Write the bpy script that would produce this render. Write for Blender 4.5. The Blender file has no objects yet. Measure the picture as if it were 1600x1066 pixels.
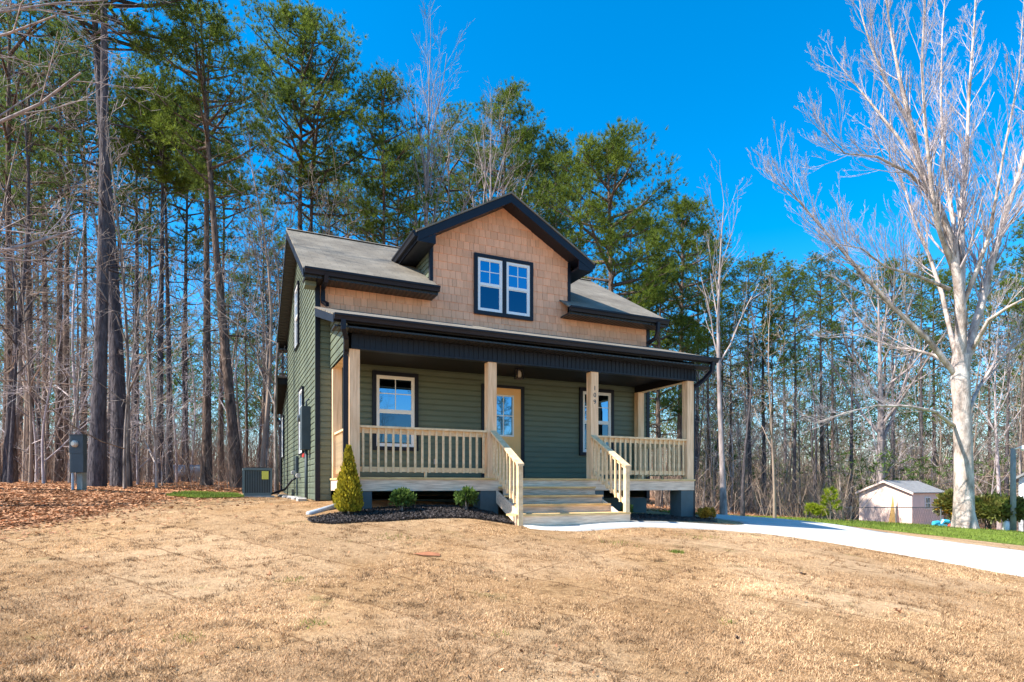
import bpy, math, random
import numpy as np
from mathutils import Vector, Matrix, noise as mnoise
from mathutils.geometry import delaunay_2d_cdt
random.seed(7); RNG = np.random.default_rng(7)
S = bpy.context.scene; COL = S.collection

# ------------------------------------------------------------------ camera, world, sun
F, CX, HY, CAMZ = 948.0, 800.0, 762.0, 1.5          # photo calibration (pixels of the 1600x1066 photo)
cam = bpy.data.cameras.new('camera'); camo = bpy.data.objects.new('camera', cam); COL.objects.link(camo)
camo.location = (0, 0, CAMZ); camo.rotation_euler = (math.pi/2, 0, 0)
cam.sensor_width = 36; cam.lens = F/1600*36; cam.shift_y = (HY-533)/1600; cam.clip_start = .1; cam.clip_end = 1500
S.camera = camo
SUN_DIR = Vector((-.940, -.340, 1.02)).normalized()   # towards the sun
el = math.asin(SUN_DIR.z); az = math.atan2(SUN_DIR.x, SUN_DIR.y)
w = bpy.data.worlds.new('World'); S.world = w; w.use_nodes = True
nt = w.node_tree; nt.nodes.clear()
sky = nt.nodes.new('ShaderNodeTexSky'); sky.sky_type = 'NISHITA'; sky.sun_disc = False
sky.sun_elevation = el; sky.sun_rotation = az; sky.air_density = 1.0; sky.dust_density = .8; sky.ozone_density = 3.0; sky.altitude = 200
hs = nt.nodes.new('ShaderNodeHueSaturation'); hs.inputs['Hue'].default_value = .494; hs.inputs['Saturation'].default_value = 1.5
bg = nt.nodes.new('ShaderNodeBackground'); bg.inputs[1].default_value = .15
wo = nt.nodes.new('ShaderNodeOutputWorld')
nt.links.new(sky.outputs[0], hs.inputs['Color']); nt.links.new(hs.outputs[0], bg.inputs[0]); nt.links.new(bg.outputs[0], wo.inputs[0])
sl = bpy.data.lights.new('sun', 'SUN'); sl.energy = 5.0; sl.angle = math.radians(.5); sl.color = (1, .935, .83)
so = bpy.data.objects.new('sun', sl); COL.objects.link(so); so.rotation_euler = SUN_DIR.to_track_quat('Z', 'Y').to_euler(); so.location = (-20, -10, 40)
S.view_settings.view_transform = 'Standard'; S.view_settings.look = 'None'; S.view_settings.exposure = 1.08; S.view_settings.gamma = 1
S.cycles.max_bounces = 6; S.cycles.diffuse_bounces = 3; S.cycles.transparent_max_bounces = 4

# ------------------------------------------------------------------ terrain height
CP = [(0,0,0),(-6,0,.15),(8,0,-.4),(0,-30,-.6),(-30,-10,.4),(30,-15,-1.4),(0,6,.42),(-5,6,.52),(5,7,.25),
(.3,11.6,.78),(-2.89,10.76,1.04),(-1.93,10.82,1.03),(-.85,11.33,1.04),(-.55,12.0,1.0),(.1,10.85,.80),(-1.6,9.9,.87),(1.9,11.5,.78),(-4.0,12.5,1.2),(4.21,14.05,.72),(.1,23.2,1.0),(-7.2,19.5,1.32),(-6.9,16.5,1.22),(-10.6,15,1.41),
(-12,10,1.12),(-8.2,9.8,.87),(-12,18,1.5),(-20,30,1.75),(0,45,1.5),(-40,60,2.2),(-60,20,2.2),(6,11.3,.45),(8,9.5,.1),(9.9,18.8,.33),(13.3,15.8,-.08),(8.5,18.6,.48),
(7.7,22,.42),(14.2,27,.05),(19.4,26,-.26),(22.1,33.5,-.65),(20.6,36,-.6),(28,30,-.9),(35,10,-1.6),(30,60,-.8),(60,40,-2.2),(0,90,1.5),(80,90,-1.5),(-80,90,2.5),(7.5,16,.5),(10,13,.12),(17,19,-.3)]
P_ = np.array(CP, float)
def K_(r2): return np.where(r2 > 0, .5*r2*np.log(r2+1e-12), 0)
n_ = len(P_); A_ = np.zeros((n_+3, n_+3)); d_ = ((P_[:, None, :2]-P_[None, :, :2])**2).sum(-1)
A_[:n_, :n_] = K_(d_)+np.eye(n_)*.2; A_[:n_, n_] = 1; A_[:n_, n_+1:] = P_[:, :2]; A_[n_, :n_] = 1; A_[n_+1:, :n_] = P_[:, :2].T
W_ = np.linalg.solve(A_, np.r_[P_[:, 2], 0, 0, 0])
def H(x, y):
    x = np.atleast_1d(np.asarray(x, float)); y = np.atleast_1d(np.asarray(y, float)); out = np.empty(len(x))
    for i in range(0, len(x), 50000):
        a = x[i:i+50000]; b = y[i:i+50000]
        r = (a[:, None]-P_[:, 0])**2+(b[:, None]-P_[:, 1])**2
        out[i:i+50000] = K_(r)@W_[:n_]+W_[n_]+W_[n_+1]*a+W_[n_+2]*b
    return out
def h1(x, y): return float(H(x, y)[0])
def at(px, py, D): return Vector(((px-CX)/F*D, D, CAMZ-(py-HY)/F*D))
def gx(px, D): X = (px-CX)/F*D; return Vector((X, D, h1(X, D)))

# ------------------------------------------------------------------ materials
def mat(name, col, rough=.8, var=.15, vs=3.0, bump=0, bs=40.0, metal=0, spec=.5, stretch=(1, 1, 1), col2=None, island=0.0, bdist=.01, transl=0):
    m = bpy.data.materials.new(name); m.use_nodes = True; t = m.node_tree; N = t.nodes; L = t.links
    b = N['Principled BSDF']; b.inputs['Roughness'].default_value = rough; b.inputs['Metallic'].default_value = metal
    b.inputs['Specular IOR Level'].default_value = spec
    tc = N.new('ShaderNodeTexCoord'); mp = N.new('ShaderNodeMapping'); mp.inputs['Scale'].default_value = stretch
    L.new(tc.outputs['Object'], mp.inputs[0])
    nz = N.new('ShaderNodeTexNoise'); nz.inputs['Scale'].default_value = vs; nz.inputs['Detail'].default_value = 6; nz.inputs['Roughness'].default_value = .6
    L.new(mp.outputs[0], nz.inputs[0])
    c1 = [c*(1-var) for c in (col2 or col)]; c2 = [min(1, c*(1+var)) for c in col]
    rp = N.new('ShaderNodeValToRGB'); rp.color_ramp.elements[0].color = (*c1, 1); rp.color_ramp.elements[1].color = (*c2, 1)
    rp.color_ramp.elements[0].position = .3; rp.color_ramp.elements[1].position = .7
    L.new(nz.outputs[0], rp.inputs[0]); last = rp.outputs[0]
    if island:
        g = N.new('ShaderNodeNewGeometry'); mr = N.new('ShaderNodeMapRange'); mr.inputs[3].default_value = 1-island; mr.inputs[4].default_value = 1+island
        L.new(g.outputs['Random Per Island'], mr.inputs[0]); h = N.new('ShaderNodeHueSaturation'); L.new(mr.outputs[0], h.inputs['Value']); L.new(last, h.inputs['Color']); last = h.outputs[0]
    L.new(last, b.inputs['Base Color'])
    if bump:
        n2 = N.new('ShaderNodeTexNoise'); n2.inputs['Scale'].default_value = bs; n2.inputs['Detail'].default_value = 5; L.new(mp.outputs[0], n2.inputs[0])
        bp = N.new('ShaderNodeBump'); bp.inputs['Strength'].default_value = bump; bp.inputs['Distance'].default_value = bdist
        L.new(n2.outputs[0], bp.inputs['Height']); L.new(bp.outputs[0], b.inputs['Normal'])
    if transl:
        tr = N.new('ShaderNodeBsdfTranslucent'); L.new(last, tr.inputs[0]); mx = N.new('ShaderNodeMixShader'); mx.inputs[0].default_value = transl
        L.new(b.outputs[0], mx.inputs[1]); L.new(tr.outputs[0], mx.inputs[2]); L.new(mx.outputs[0], N['Material Output'].inputs[0])
    m['pv'] = 1
    return m
M = {}
M['siding'] = mat('green_siding', (.118, .140, .092), .55, .11, 1.5, .15, 60, stretch=(1, 1, 6))
M['shake'] = mat('tan_shakes', (.86, .44, .25), .7, .08, 5, .5, 30, stretch=(6, 6, .6), island=.10)
M['backing'] = mat('shake_gap', (.20, .11, .07), .9)
M['black'] = mat('black_trim', (.008, .010, .018), .45, .1, 4, .05, 20, spec=.3)
M['soffit'] = mat('black_soffit', (.012, .011, .011), .6, .1, 4, spec=.2)
M['wood'] = mat('fresh_lumber', (.80, .60, .36), .75, .12, 3, .25, 20, stretch=(3, 3, 3), col2=(.66, .45, .24), island=.08)
M['post'] = mat('cedar_post_wood', (.86, .60, .37), .75, .12, 5, .3, 14, stretch=(5, 5, .35), col2=(.72, .44, .23))
M['deck'] = mat('deck_lumber', (.72, .50, .23), .8, .2, 6, .3, 20, stretch=(.5, 5, 5), col2=(.55, .34, .13), island=.12)
M['fascia_wood'] = mat('weathered_pine', (.86, .67, .50), .8, .12, 5, .3, 20, stretch=(.6, 6, 8), col2=(.60, .43, .30))
M['riser'] = mat('riser_wood', (.62, .49, .38), .8, .2, 5, .3, 20, stretch=(.6, 6, 8), col2=(.40, .30, .22))
M['dull'] = mat('dull_bark', (.40, .33, .31), .9, .3, 3, .4, 12, stretch=(2, 2, .6), col2=(.20, .16, .15), spec=.12)
M['white'] = mat('white_vinyl', (.82, .82, .80), .4, .03, 3)
M['pier'] = mat('painted_block', (.075, .11, .12), .8, .12, 4, .4, 25)
M['door'] = mat('door_paint', (.85, .48, .18), .5, .05, 3, .1, 20)
M['bark'] = mat('pine_bark', (.17, .12, .095), .95, .5, 5, 1, 9, stretch=(3, 3, .6), col2=(.05, .038, .034), bdist=.05, spec=.12)
M['barkd'] = mat('dark_pine_bark', (.11, .095, .10), .95, .4, 5, 1, 9, stretch=(3, 3, .6), col2=(.055, .048, .055), bdist=.06, spec=.12)
M['pale'] = mat('pale_bark', (.68, .58, .52), .85, .14, 1.8, .9, 12, stretch=(2, 2, .8), col2=(.20, .14, .11), bdist=.03, spec=.12)
M['lilac'] = mat('smooth_grey_bark', (.56, .48, .48), .85, .2, 3, .4, 12, stretch=(2, 2, .6), col2=(.30, .25, .25), spec=.12)
M['greyb'] = mat('grey_bark', (.30, .25, .22), .9, .5, 4, .6, 14, stretch=(2, 2, .5), col2=(.07, .058, .052), bdist=.03, spec=.12)
M['needle'] = mat('pine_needles', (.165, .21, .03), .6, .3, .9, col2=(.085, .13, .02), island=.45, transl=.5, spec=.12)
M['needle2'] = mat('blue_pine_needles', (.13, .175, .035), .6, .3, .9, col2=(.06, .105, .03), island=.45, transl=.5, spec=.12)
M['leafg'] = mat('evergreen_leaves', (.13, .20, .045), .45, .3, 4, col2=(.07, .13, .03), island=.4, transl=.4, spec=.12)
M['holly'] = mat('broad_leaves', (.11, .15, .03), .4, .4, 3, col2=(.24, .18, .05), island=.5, transl=.35)
M['thuja'] = mat('golden_conifer', (.50, .40, .035), .6, .3, 9, col2=(.20, .20, .025), island=.5, transl=.35, spec=.12)
M['lime'] = mat('lime_needles', (.34, .40, .03), .6, .2, 5, island=.3, transl=.35, spec=.12)
M['orangeleaf'] = mat('orange_leaves', (.45, .24, .03), .6, .3, 8, col2=(.16, .16, .03), island=.4, transl=.25, spec=.12)
M['concrete'] = mat('concrete', (.50, .49, .46), .85, .10, 1.5, .3, 60)
M['mulch'] = mat('dark_mulch', (.085, .072, .068), .95, .6, 20, .6, 40, island=.6, col2=(.025, .021, .02), bdist=.04, spec=.12)
M['green'] = mat('green_grass', (.17, .23, .03), .9, .3, 1.2, .8, 40, col2=(.11, .15, .02), bdist=.03, spec=.12)
M['blade_g'] = mat('green_blades', (.18, .235, .04), .7, .35, 1.2, island=.3, transl=.3, spec=.12)
M['litter'] = mat('fallen_leaves', (.48, .25, .13), .85, .45, 2.5, col2=(.26, .12, .065), island=.55, transl=.1, spec=.12)
M['brush'] = mat('brush_twigs', (.40, .30, .23), .95, .4, .4, col2=(.20, .15, .12), island=.4, spec=.12)
M['metal'] = mat('grey_metal', (.16, .18, .185), .5, .1, 4, metal=.2)
M['boxgrey'] = mat('grey_box_paint', (.045, .062, .072), .6, .12, 5, spec=.3)
M['acgreen'] = mat('ac_paint', (.12, .155, .155), .5, .08, 4)
M['shed'] = mat('shed_siding', (.84, .64, .55), .8, .08, 2, .2, 20)
M['shedroof'] = mat('shed_roof', (.24, .24, .245), .9, .2, 5, .3, 40)
M['glassy'] = mat('lamp_glass', (.55, .5, .42), .1, .05)
M['yellow'] = mat('yellow_sticker', (.75, .68, .1), .5, .05)
M['red'] = mat('red_plastic', (.6, .05, .04), .4, .05)
M['blue'] = mat('blue_plastic', (.05, .40, .58), .35, .1)
M['pipe'] = mat('pale_pipe', (.36, .41, .47), .6, .1)
M['plank'] = mat('tan_plank', (.62, .38, .12), .7, .15)
M['clay'] = mat('red_clay', (.34, .13, .055), .95, .3, 12, .6, 40)
M['stone'] = mat('pale_stone', (.42, .39, .36), .9, .25, 5, .6, 12)
M['wire'] = mat('fence_wire', (.10, .10, .105), .6, .1)
M['polewood'] = mat('grey_pole_wood', (.24, .26, .24), .9, .2, 4, .4, 10)
M['vinylw'] = mat('white_siding', (.72, .74, .76), .6, .05)
def glass(name, tint, refl):
    m = bpy.data.materials.new(name); m.use_nodes = True; t = m.node_tree; b = t.nodes['Principled BSDF']
    b.inputs['Base Color'].default_value = (*tint, 1); b.inputs['Roughness'].default_value = .02; b.inputs['IOR'].default_value = refl
    return m
M['glass'] = glass('window_glass', (.16, .30, .44), 1.5); M['screen'] = glass('screened_glass', (.06, .105, .155), 1.5)
for k_ in ('glass', 'screen'): M[k_].node_tree.nodes['Principled BSDF'].inputs['Metallic'].default_value = 1
# roof shingles
def roof_mat():
    m = mat('asphalt_shingles', (.24, .21, .165), .95, .12, 1.5, 0, col2=(.165, .140, .108)); t = m.node_tree; N = t.nodes; L = t.links; b = N['Principled BSDF']
    tc = N.new('ShaderNodeTexCoord'); br = N.new('ShaderNodeTexBrick'); br.inputs['Scale'].default_value = 1
    br.inputs['Brick Width'].default_value = .33; br.inputs['Row Height'].default_value = .14; br.inputs['Mortar Size'].default_value = .006
    br.inputs['Color1'].default_value = (1, 1, 1, 1); br.inputs['Color2'].default_value = (.78, .78, .78, 1); br.inputs['Mortar'].default_value = (.45, .45, .45, 1)
    L.new(tc.outputs['Object'], br.inputs[0])
    mx = N.new('ShaderNodeMix'); mx.data_type = 'RGBA'; mx.blend_type = 'MULTIPLY'; mx.inputs[0].default_value = .8
    src = b.inputs['Base Color'].links[0].from_socket; L.new(src, mx.inputs[6]); L.new(br.outputs[0], mx.inputs[7]); L.new(mx.outputs[2], b.inputs['Base Color'])
    nz = N.new('ShaderNodeTexNoise'); nz.inputs['Scale'].default_value = 120; L.new(tc.outputs['Object'], nz.inputs[0])
    bp = N.new('ShaderNodeBump'); bp.inputs['Strength'].default_value = .6; bp.inputs['Distance'].default_value = .01; L.new(nz.outputs[0], bp.inputs['Height'])
    L.new(bp.outputs[0], b.inputs['Normal']); return m
M['roof'] = roof_mat()
def lawn_mat(name, cols, clay=False):
    m = bpy.data.materials.new(name); m.use_nodes = True; t = m.node_tree; N = t.nodes; L = t.links; b = N['Principled BSDF']
    b.inputs['Roughness'].default_value = .95; b.inputs['Specular IOR Level'].default_value = .15
    tc = N.new('ShaderNodeTexCoord')
    def nz(s, d=6, r=.6, st=None):
        n = N.new('ShaderNodeTexNoise'); n.inputs['Scale'].default_value = s; n.inputs['Detail'].default_value = d; n.inputs['Roughness'].default_value = r
        if st:
            mp = N.new('ShaderNodeMapping'); mp.inputs['Scale'].default_value = st; mp.inputs['Rotation'].default_value = (0, 0, .43); L.new(tc.outputs['Object'], mp.inputs[0]); L.new(mp.outputs[0], n.inputs[0])
        else: L.new(tc.outputs['Object'], n.inputs[0])
        return n.outputs[0]
    def ramp(src, a, bb, p0=.35, p1=.65):
        r = N.new('ShaderNodeValToRGB'); r.color_ramp.elements[0].color = (*a, 1); r.color_ramp.elements[1].color = (*bb, 1)
        r.color_ramp.elements[0].position = p0; r.color_ramp.elements[1].position = p1; L.new(src, r.inputs[0]); return r.outputs[0]
    def mix(f, a, c, mode='MIX'):
        x = N.new('ShaderNodeMix'); x.data_type = 'RGBA'; x.blend_type = mode
        if hasattr(f, 'links'): L.new(f, x.inputs[0])
        else: x.inputs[0].default_value = f
        L.new(a, x.inputs[6]); L.new(c, x.inputs[7]); return x.outputs[2]
    c = mix(ramp(nz(.35, 5), (0, 0, 0), (1, 1, 1), .45, .55), ramp(nz(14, 8, .75), cols[0], cols[1], .3, .7), ramp(nz(16, 8, .75), cols[2], cols[3], .3, .7))
    c = mix(1.0, c, ramp(nz(60, 4, .8, (1, 2.2, 1)), (.62, .58, .55), (1.18, 1.18, 1.15), .33, .62), 'MULTIPLY')
    c = mix(1.0, c, ramp(nz(3.5, 6, .7), (.72, .70, .66), (1.08, 1.08, 1.08), .3, .5), 'MULTIPLY')
    c = mix(ramp(nz(11, 7, .8), (0, 0, 0), (.9, .9, .9), .56, .64), c, ramp(nz(30, 3), (.09, .05, .028), (.22, .13, .065)))
    g = ramp(nz(1.7, 4, .7), (0, 0, 0), (.55, .55, .55), .62, .74); gc = N.new('ShaderNodeRGB'); gc.outputs[0].default_value = (.13, .15, .04, 1)
    c = mix(g, c, gc.outputs[0])
    if clay:
        mp = N.new('ShaderNodeMapping'); mp.inputs['Rotation'].default_value = (0, 0, .62); wn = N.new('ShaderNodeTexNoise'); wn.inputs['Scale'].default_value = 2.5
        ad0 = N.new('ShaderNodeVectorMath'); ad0.operation = 'MULTIPLY_ADD'; L.new(tc.outputs['Object'], wn.inputs[0]); L.new(wn.outputs['Color'], ad0.inputs[0]); ad0.inputs[1].default_value = (.12, .12, .12); L.new(tc.outputs['Object'], ad0.inputs[2]); L.new(ad0.outputs[0], mp.inputs[0])
        br = N.new('ShaderNodeTexBrick'); br.inputs['Scale'].default_value = 1; br.inputs['Brick Width'].default_value = 2.6; br.inputs['Row Height'].default_value = .95; br.inputs['Mortar Size'].default_value = .03; br.inputs['Mortar Smooth'].default_value = 1
        br.inputs['Color1'].default_value = (1.1, 1.09, 1.08, 1); br.inputs['Color2'].default_value = (.80, .76, .70, 1); br.inputs['Mortar'].default_value = (.42, .34, .27, 1); L.new(mp.outputs[0], br.inputs[0]); c = mix(.85, c, br.outputs[0], 'MULTIPLY')
    L.new(c, b.inputs['Base Color'])
    bp = N.new('ShaderNodeBump'); bp.inputs['Strength'].default_value = 1; bp.inputs['Distance'].default_value = .016
    ad = N.new('ShaderNodeMath'); ad.operation = 'ADD'; L.new(nz(22, 6, .75), ad.inputs[0]); L.new(nz(80, 3, .7), ad.inputs[1])
    L.new(ad.outputs[0], bp.inputs['Height']); L.new(bp.outputs[0], b.inputs['Normal'])
    return m
M['lawn'] = lawn_mat('dormant_lawn', [(.28, .155, .07), (.53, .345, .18), (.34, .215, .12), (.64, .45, .27)], True)
M['blade'] = mat('straw_blades', (.73, .49, .28), .8, .25, .5, col2=(.40, .24, .12), island=.5, transl=.2, spec=.12)
M['floor'] = lawn_mat('forest_floor', [(.28, .14, .075), (.42, .22, .12), (.20, .11, .065), (.36, .20, .115)])
def side_ribs(name, base, axis, per, depth):
    m = mat(name, base, .45, .08, 3); t = m.node_tree; N = t.nodes; L = t.links; b = N['Principled BSDF']
    tc = N.new('ShaderNodeTexCoord'); wv = N.new('ShaderNodeTexWave'); wv.bands_direction = axis; wv.inputs['Scale'].default_value = 1/per/ (2*math.pi)*math.pi*2/20*20/1
    L.new(tc.outputs['Object'], wv.inputs[0]); wv.inputs['Scale'].default_value = .314/per
    bp = N.new('ShaderNodeBump'); bp.inputs['Strength'].default_value = 1; bp.inputs['Distance'].default_value = depth; L.new(wv.outputs[0], bp.inputs['Height']); L.new(bp.outputs[0], b.inputs['Normal']); return m
M['vent_soffit'] = side_ribs('ribbed_soffit', (.014, .013, .013), 'X', .1, .01)
M['rake_soffit'] = side_ribs('ribbed_rake_soffit', (.03, .027, .025), 'Y', .1, .01)

# ------------------------------------------------------------------ mesh helpers
class MB:
    def __init__(s): s.v = []; s.f = []
    def poly(s, pts):
        i = len(s.v); s.v += [tuple(p) for p in pts]; s.f.append(tuple(range(i, i+len(pts))))
    def box(s, a, b):
        (x0, y0, z0), (x1, y1, z1) = a, b; i = len(s.v)
        s.v += [(x0,y0,z0),(x1,y0,z0),(x1,y1,z0),(x0,y1,z0),(x0,y0,z1),(x1,y0,z1),(x1,y1,z1),(x0,y1,z1)]
        for q in ((0,3,2,1),(4,5,6,7),(0,1,5,4),(1,2,6,5),(2,3,7,6),(3,0,4,7)): s.f.append(tuple(i+k for k in q))
    def prism(s, pts, d):
        """polygon pts extruded by vector d"""
        n = len(pts); i = len(s.v); d = Vector(d); s.v += [tuple(p) for p in pts]+[tuple(Vector(p)+d) for p in pts]
        s.f.append(tuple(range(i, i+n))[::-1]); s.f.append(tuple(range(i+n, i+2*n)))
        for k in range(n): s.f.append((i+k, i+(k+1) % n, i+n+(k+1) % n, i+n+k))
    def tube(s, pts, rad, n=6, cap=True, square=False):
        pts = [Vector(p) for p in pts]
        if not hasattr(rad, '__len__'): rad = [rad]*len(pts)
        ref = None; i0 = len(s.v); m = len(pts)
        for k, p in enumerate(pts):
            t = (pts[min(k+1, m-1)]-pts[max(k-1, 0)])
            if t.length < 1e-9: t = Vector((0, 0, 1))
            t.normalize()
            if ref is None: ref = Vector((1, 0, 0)) if abs(t.x) < .8 else Vector((0, 1, 0))
            a = (ref-t*ref.dot(t)).normalized(); b = t.cross(a); ref = a; r = rad[k]
            for j in range(n):
                an = 2*math.pi*j/n+(math.pi/4 if square else 0); q = p+a*(r*math.cos(an))+b*(r*math.sin(an)); s.v.append((q.x, q.y, q.z))
        for k in range(m-1):
            for j in range(n):
                s.f.append((i0+k*n+j, i0+k*n+(j+1) % n, i0+(k+1)*n+(j+1) % n, i0+(k+1)*n+j))
        if cap: s.f.append(tuple(i0+j for j in range(n))[::-1]); s.f.append(tuple(i0+(m-1)*n+j for j in range(n)))
    def build(s, name, m, parent=None, loc=None, smooth=False):
        me = bpy.data.meshes.new(name); me.from_pydata(s.v, [], s.f); me.materials.append(m)
        if smooth: me.polygons.foreach_set('use_smooth', [True]*len(me.polygons))
        o = bpy.data.objects.new(name, me); COL.objects.link(o)
        if parent is not None: o.parent = parent
        if loc is not None: o.location = loc
        return o
def arr_mesh(name, V, n, m, parent=None, loc=None):
    """V: (k*n,3) vertices, faces of n consecutive vertices"""
    V = np.asarray(V, np.float32).reshape(-1, 3); k = len(V)//n
    me = bpy.data.meshes.new(name); me.vertices.add(k*n); me.vertices.foreach_set('co', V[:k*n].ravel())
    me.loops.add(k*n); me.loops.foreach_set('vertex_index', np.arange(k*n, dtype=np.int32)); me.polygons.add(k)
    me.polygons.foreach_set('loop_start', np.arange(0, k*n, n, dtype=np.int32)); me.polygons.foreach_set('loop_total', np.full(k, n, np.int32))
    me.update(calc_edges=True); me.materials.append(m)
    o = bpy.data.objects.new(name, me); COL.objects.link(o)
    if parent is not None: o.parent = parent
    if loc is not None: o.location = loc
    return o
def tag(o, label, cat, group=None, kind=None):
    if label: o['label'] = label
    if cat: o['category'] = cat
    if group: o['group'] = group
    if kind: o['kind'] = kind
    return o
def empty(name, loc, label, cat, group=None, rz=0, sc=1):
    o = bpy.data.objects.new(name, None); COL.objects.link(o); o.location = loc; o.rotation_euler = (0, 0, rz); o.scale = (sc, sc, sc); o.empty_display_size = .3
    return tag(o, label, cat, group)
def copy_tree(root, loc, rz=0, sc=1, label=None, cat=None, group=None):
    r = root.copy(); COL.objects.link(r); r.location = loc; r.rotation_euler = (0, 0, rz); r.scale = (sc, sc, sc) if not hasattr(sc, '__len__') else sc
    if label: r['label'] = label
    if cat: r['category'] = cat
    if group: r['group'] = group
    for ch in list(root.children):
        c = ch.copy(); COL.objects.link(c); c.parent = r
        for g in list(ch.children): d = g.copy(); COL.objects.link(d); d.parent = c
    return r
def clip(poly, f):
    """keep f(p)>=0; poly of 2-tuples"""
    out = []
    for i in range(len(poly)):
        a, b = poly[i], poly[(i+1) % len(poly)]; fa, fb = f(a), f(b)
        if fa >= 0: out.append(a)
        if (fa >= 0) != (fb >= 0):
            t = fa/(fa-fb); out.append((a[0]+(b[0]-a[0])*t, a[1]+(b[1]-a[1])*t))
    return out
def lap_wall(mb, poly, fr, ex=.125, dep=.02, z00=0.0):
    zs = [p[1] for p in poly]; k = math.floor((min(zs)-z00)/ex)
    while z00+k*ex < max(zs):
        z0, z1 = z00+k*ex, z00+(k+1)*ex; k += 1
        q = clip(clip(poly, lambda p: p[1]-z0), lambda p: z1-p[1])
        if len(q) < 3: continue
        zk = z0+.62*ex; lo = clip(q, lambda p: zk-p[1]); hi = clip(q, lambda p: p[1]-zk)
        if len(lo) > 2: mb.poly([fr(a, z, dep-.003*(z-z0)/(.62*ex)) for a, z in lo])
        if len(hi) > 2: mb.poly([fr(a, z, (dep-.003)-(dep-.005)*(z-zk)/(.38*ex)) for a, z in hi])
        e = sorted([p for p in q if abs(p[1]-z0) < 1e-6])
        if len(e) >= 2:
            a0, a1 = e[0][0], e[-1][0]; mb.poly([fr(a0, z0, 0), fr(a1, z0, 0), fr(a1, z0, dep), fr(a0, z0, dep)])
def shake_wall(mb, poly, fr, rnd, ex=.178, dep=.016):
    zs = [p[1] for p in poly]; k = math.floor(min(zs)/ex); amin = min(p[0] for p in poly)-.3; amax = max(p[0] for p in poly)
    while k*ex < max(zs):
        z0, z1 = k*ex, (k+1)*ex; rr = random.Random(k*31); k += 1
        q = clip(clip(poly, lambda p: p[1]-z0), lambda p: z1-p[1])
        if len(q) < 3: continue
        a = -1.0-rr.random()*.1
        while a < amax:
            wd = rr.choice((.10, .13, .15, .18, .21)); b = a+wd; j = rr.uniform(-.004, .004); jz = rr.choice((0, 0, .006, -.004)); a0 = a+.003; b0 = b-.003
            if b > amin:
                s = clip(clip(q, lambda p: p[0]-a0), lambda p: b0-p[0])
                if len(s) >= 3:
                    mb.prism([fr(x, z, (dep+j)*(1-.7*(z-z0)/ex)) for x, z in s], Vector(fr(0, 0, 0))-Vector(fr(0, 0, dep)))
            a = b

# ------------------------------------------------------------------ the house
TH = math.atan(F/2022.0); OX, OY = -2.893874, 10.757213; HZ = 1.0
cT, sT = math.cos(TH), math.sin(TH)
def hw(u, v, z=0): return Vector((OX+u*cT-v*sT, OY+u*sT+v*cT, z))
house = empty('house', (OX, OY, HZ), 'dark green two storey cottage with tan shingled gable, black trim and raised front porch', 'house', rz=TH)
hl = (0, 0, -HZ)
def part(mb, name, m, parent=None, smooth=False):
    if parent is None: return mb.build(name, m, house, hl, smooth)
    return mb.build(name, m, parent, None, smooth)
UL, UR, VF, VB, VM = -.29, 8.14, 2.05, 8.53, 5.29
front = lambda a, z, o: (a, VF-o, z)
left = lambda a, z, o: (UL-o, a, z)
right = lambda a, z, o: (UR+o, a, z)
rear = lambda a, z, o: (a, VB+o, z)
ze, zr = 5.95, 7.83
# siding walls
mb = MB(); lap_wall(mb, [(UL, 1.24), (.0, 1.24), (.0, 5.22), (UL, 5.22)], front); lap_wall(mb, [(.0, 1.49), (UR, 1.49), (UR, 5.22), (.0, 5.22)], front); part(mb, 'front_wall', M['siding'])
for nm, fr in (('side_wall', left), ('side_wall', right)):
    mb = MB(); lap_wall(mb, [(VF, 1.24), (VB, 1.24), (VB, ze), (VM, zr), (VF, ze)], fr); part(mb, nm, M['siding'])
mb = MB(); lap_wall(mb, [(UL, 1.24), (UR, 1.24), (UR, ze), (UL, ze)], rear); part(mb, 'rear_wall', M['siding'])
# shingled band and gable
mb = MB(); sf = lambda a, z, o: (a, VF-.004-o, z)
rr_ = random.Random(3)
for pl in ([(UL, 5.22), (2.165, 5.22), (2.165, 5.78), (UL, 5.78)], [(2.165, 5.22), (5.70, 5.22), (5.70, 7.13), (3.93, 8.15), (2.165, 7.13)], [(5.70, 5.22), (UR, 5.22), (UR, 5.78), (5.70, 5.78)]):
    shake_wall(mb, pl, sf, rr_)
gw = part(mb, 'shingled_gable_wall', M['shake'])
mb = MB()
for pl in ([(UL, 5.2), (UR, 5.2), (UR, 5.8), (UL, 5.8)], [(2.16, 5.81), (5.71, 5.81), (5.71, 7.13), (3.93, 8.15), (2.16, 7.13)]): mb.poly([(a, VF-.001, z) for a, z in pl])
part(mb, 'wall_backing', M['backing'])
# dormer cheeks
def mroof(v): return 5.86+.584*(v-1.6)
for u, s in ((2.16, -1), (5.71, 1)):
    mb = MB(); lap_wall(mb, [(VF, mroof(VF)-.2), (4.0, mroof(4.0)-.2), (4.0, 7.1), (VF, 7.1)], lambda a, z, o, u=u, s=s: (u+s*o, a, z), .12); part(mb, 'dormer_cheek', M['siding'])
# corner boards and trim strips
def vbox(name, m, *bx):
    mb = MB()
    for a, b in bx: mb.box(a, b)
    return part(mb, name, m)
vbox('corner_board', M['black'], ((UL-.022, VF-.035, 1.22), (UL+.07, VF+.0, 5.82)))
vbox('corner_board', M['siding'], ((UL-.028, VF+.001, 1.22), (UL+.0, VF+.08, 5.82)))
vbox('corner_board', M['black'], ((UR-.07, VF-.035, 1.22), (UR+.028, VF+.06, 5.82)))
vbox('corner_board', M['black'], ((UL-.028, VB-.07, 1.22), (UL, VB+.03, 5.82)))
vbox('corner_board', M['black'], ((2.125, VF-.038, 5.80), (2.20, VF+.06, 7.05)))
vbox('corner_board', M['black'], ((5.67, VF-.038, 5.80), (5.745, VF+.06, 7.05)))
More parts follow.
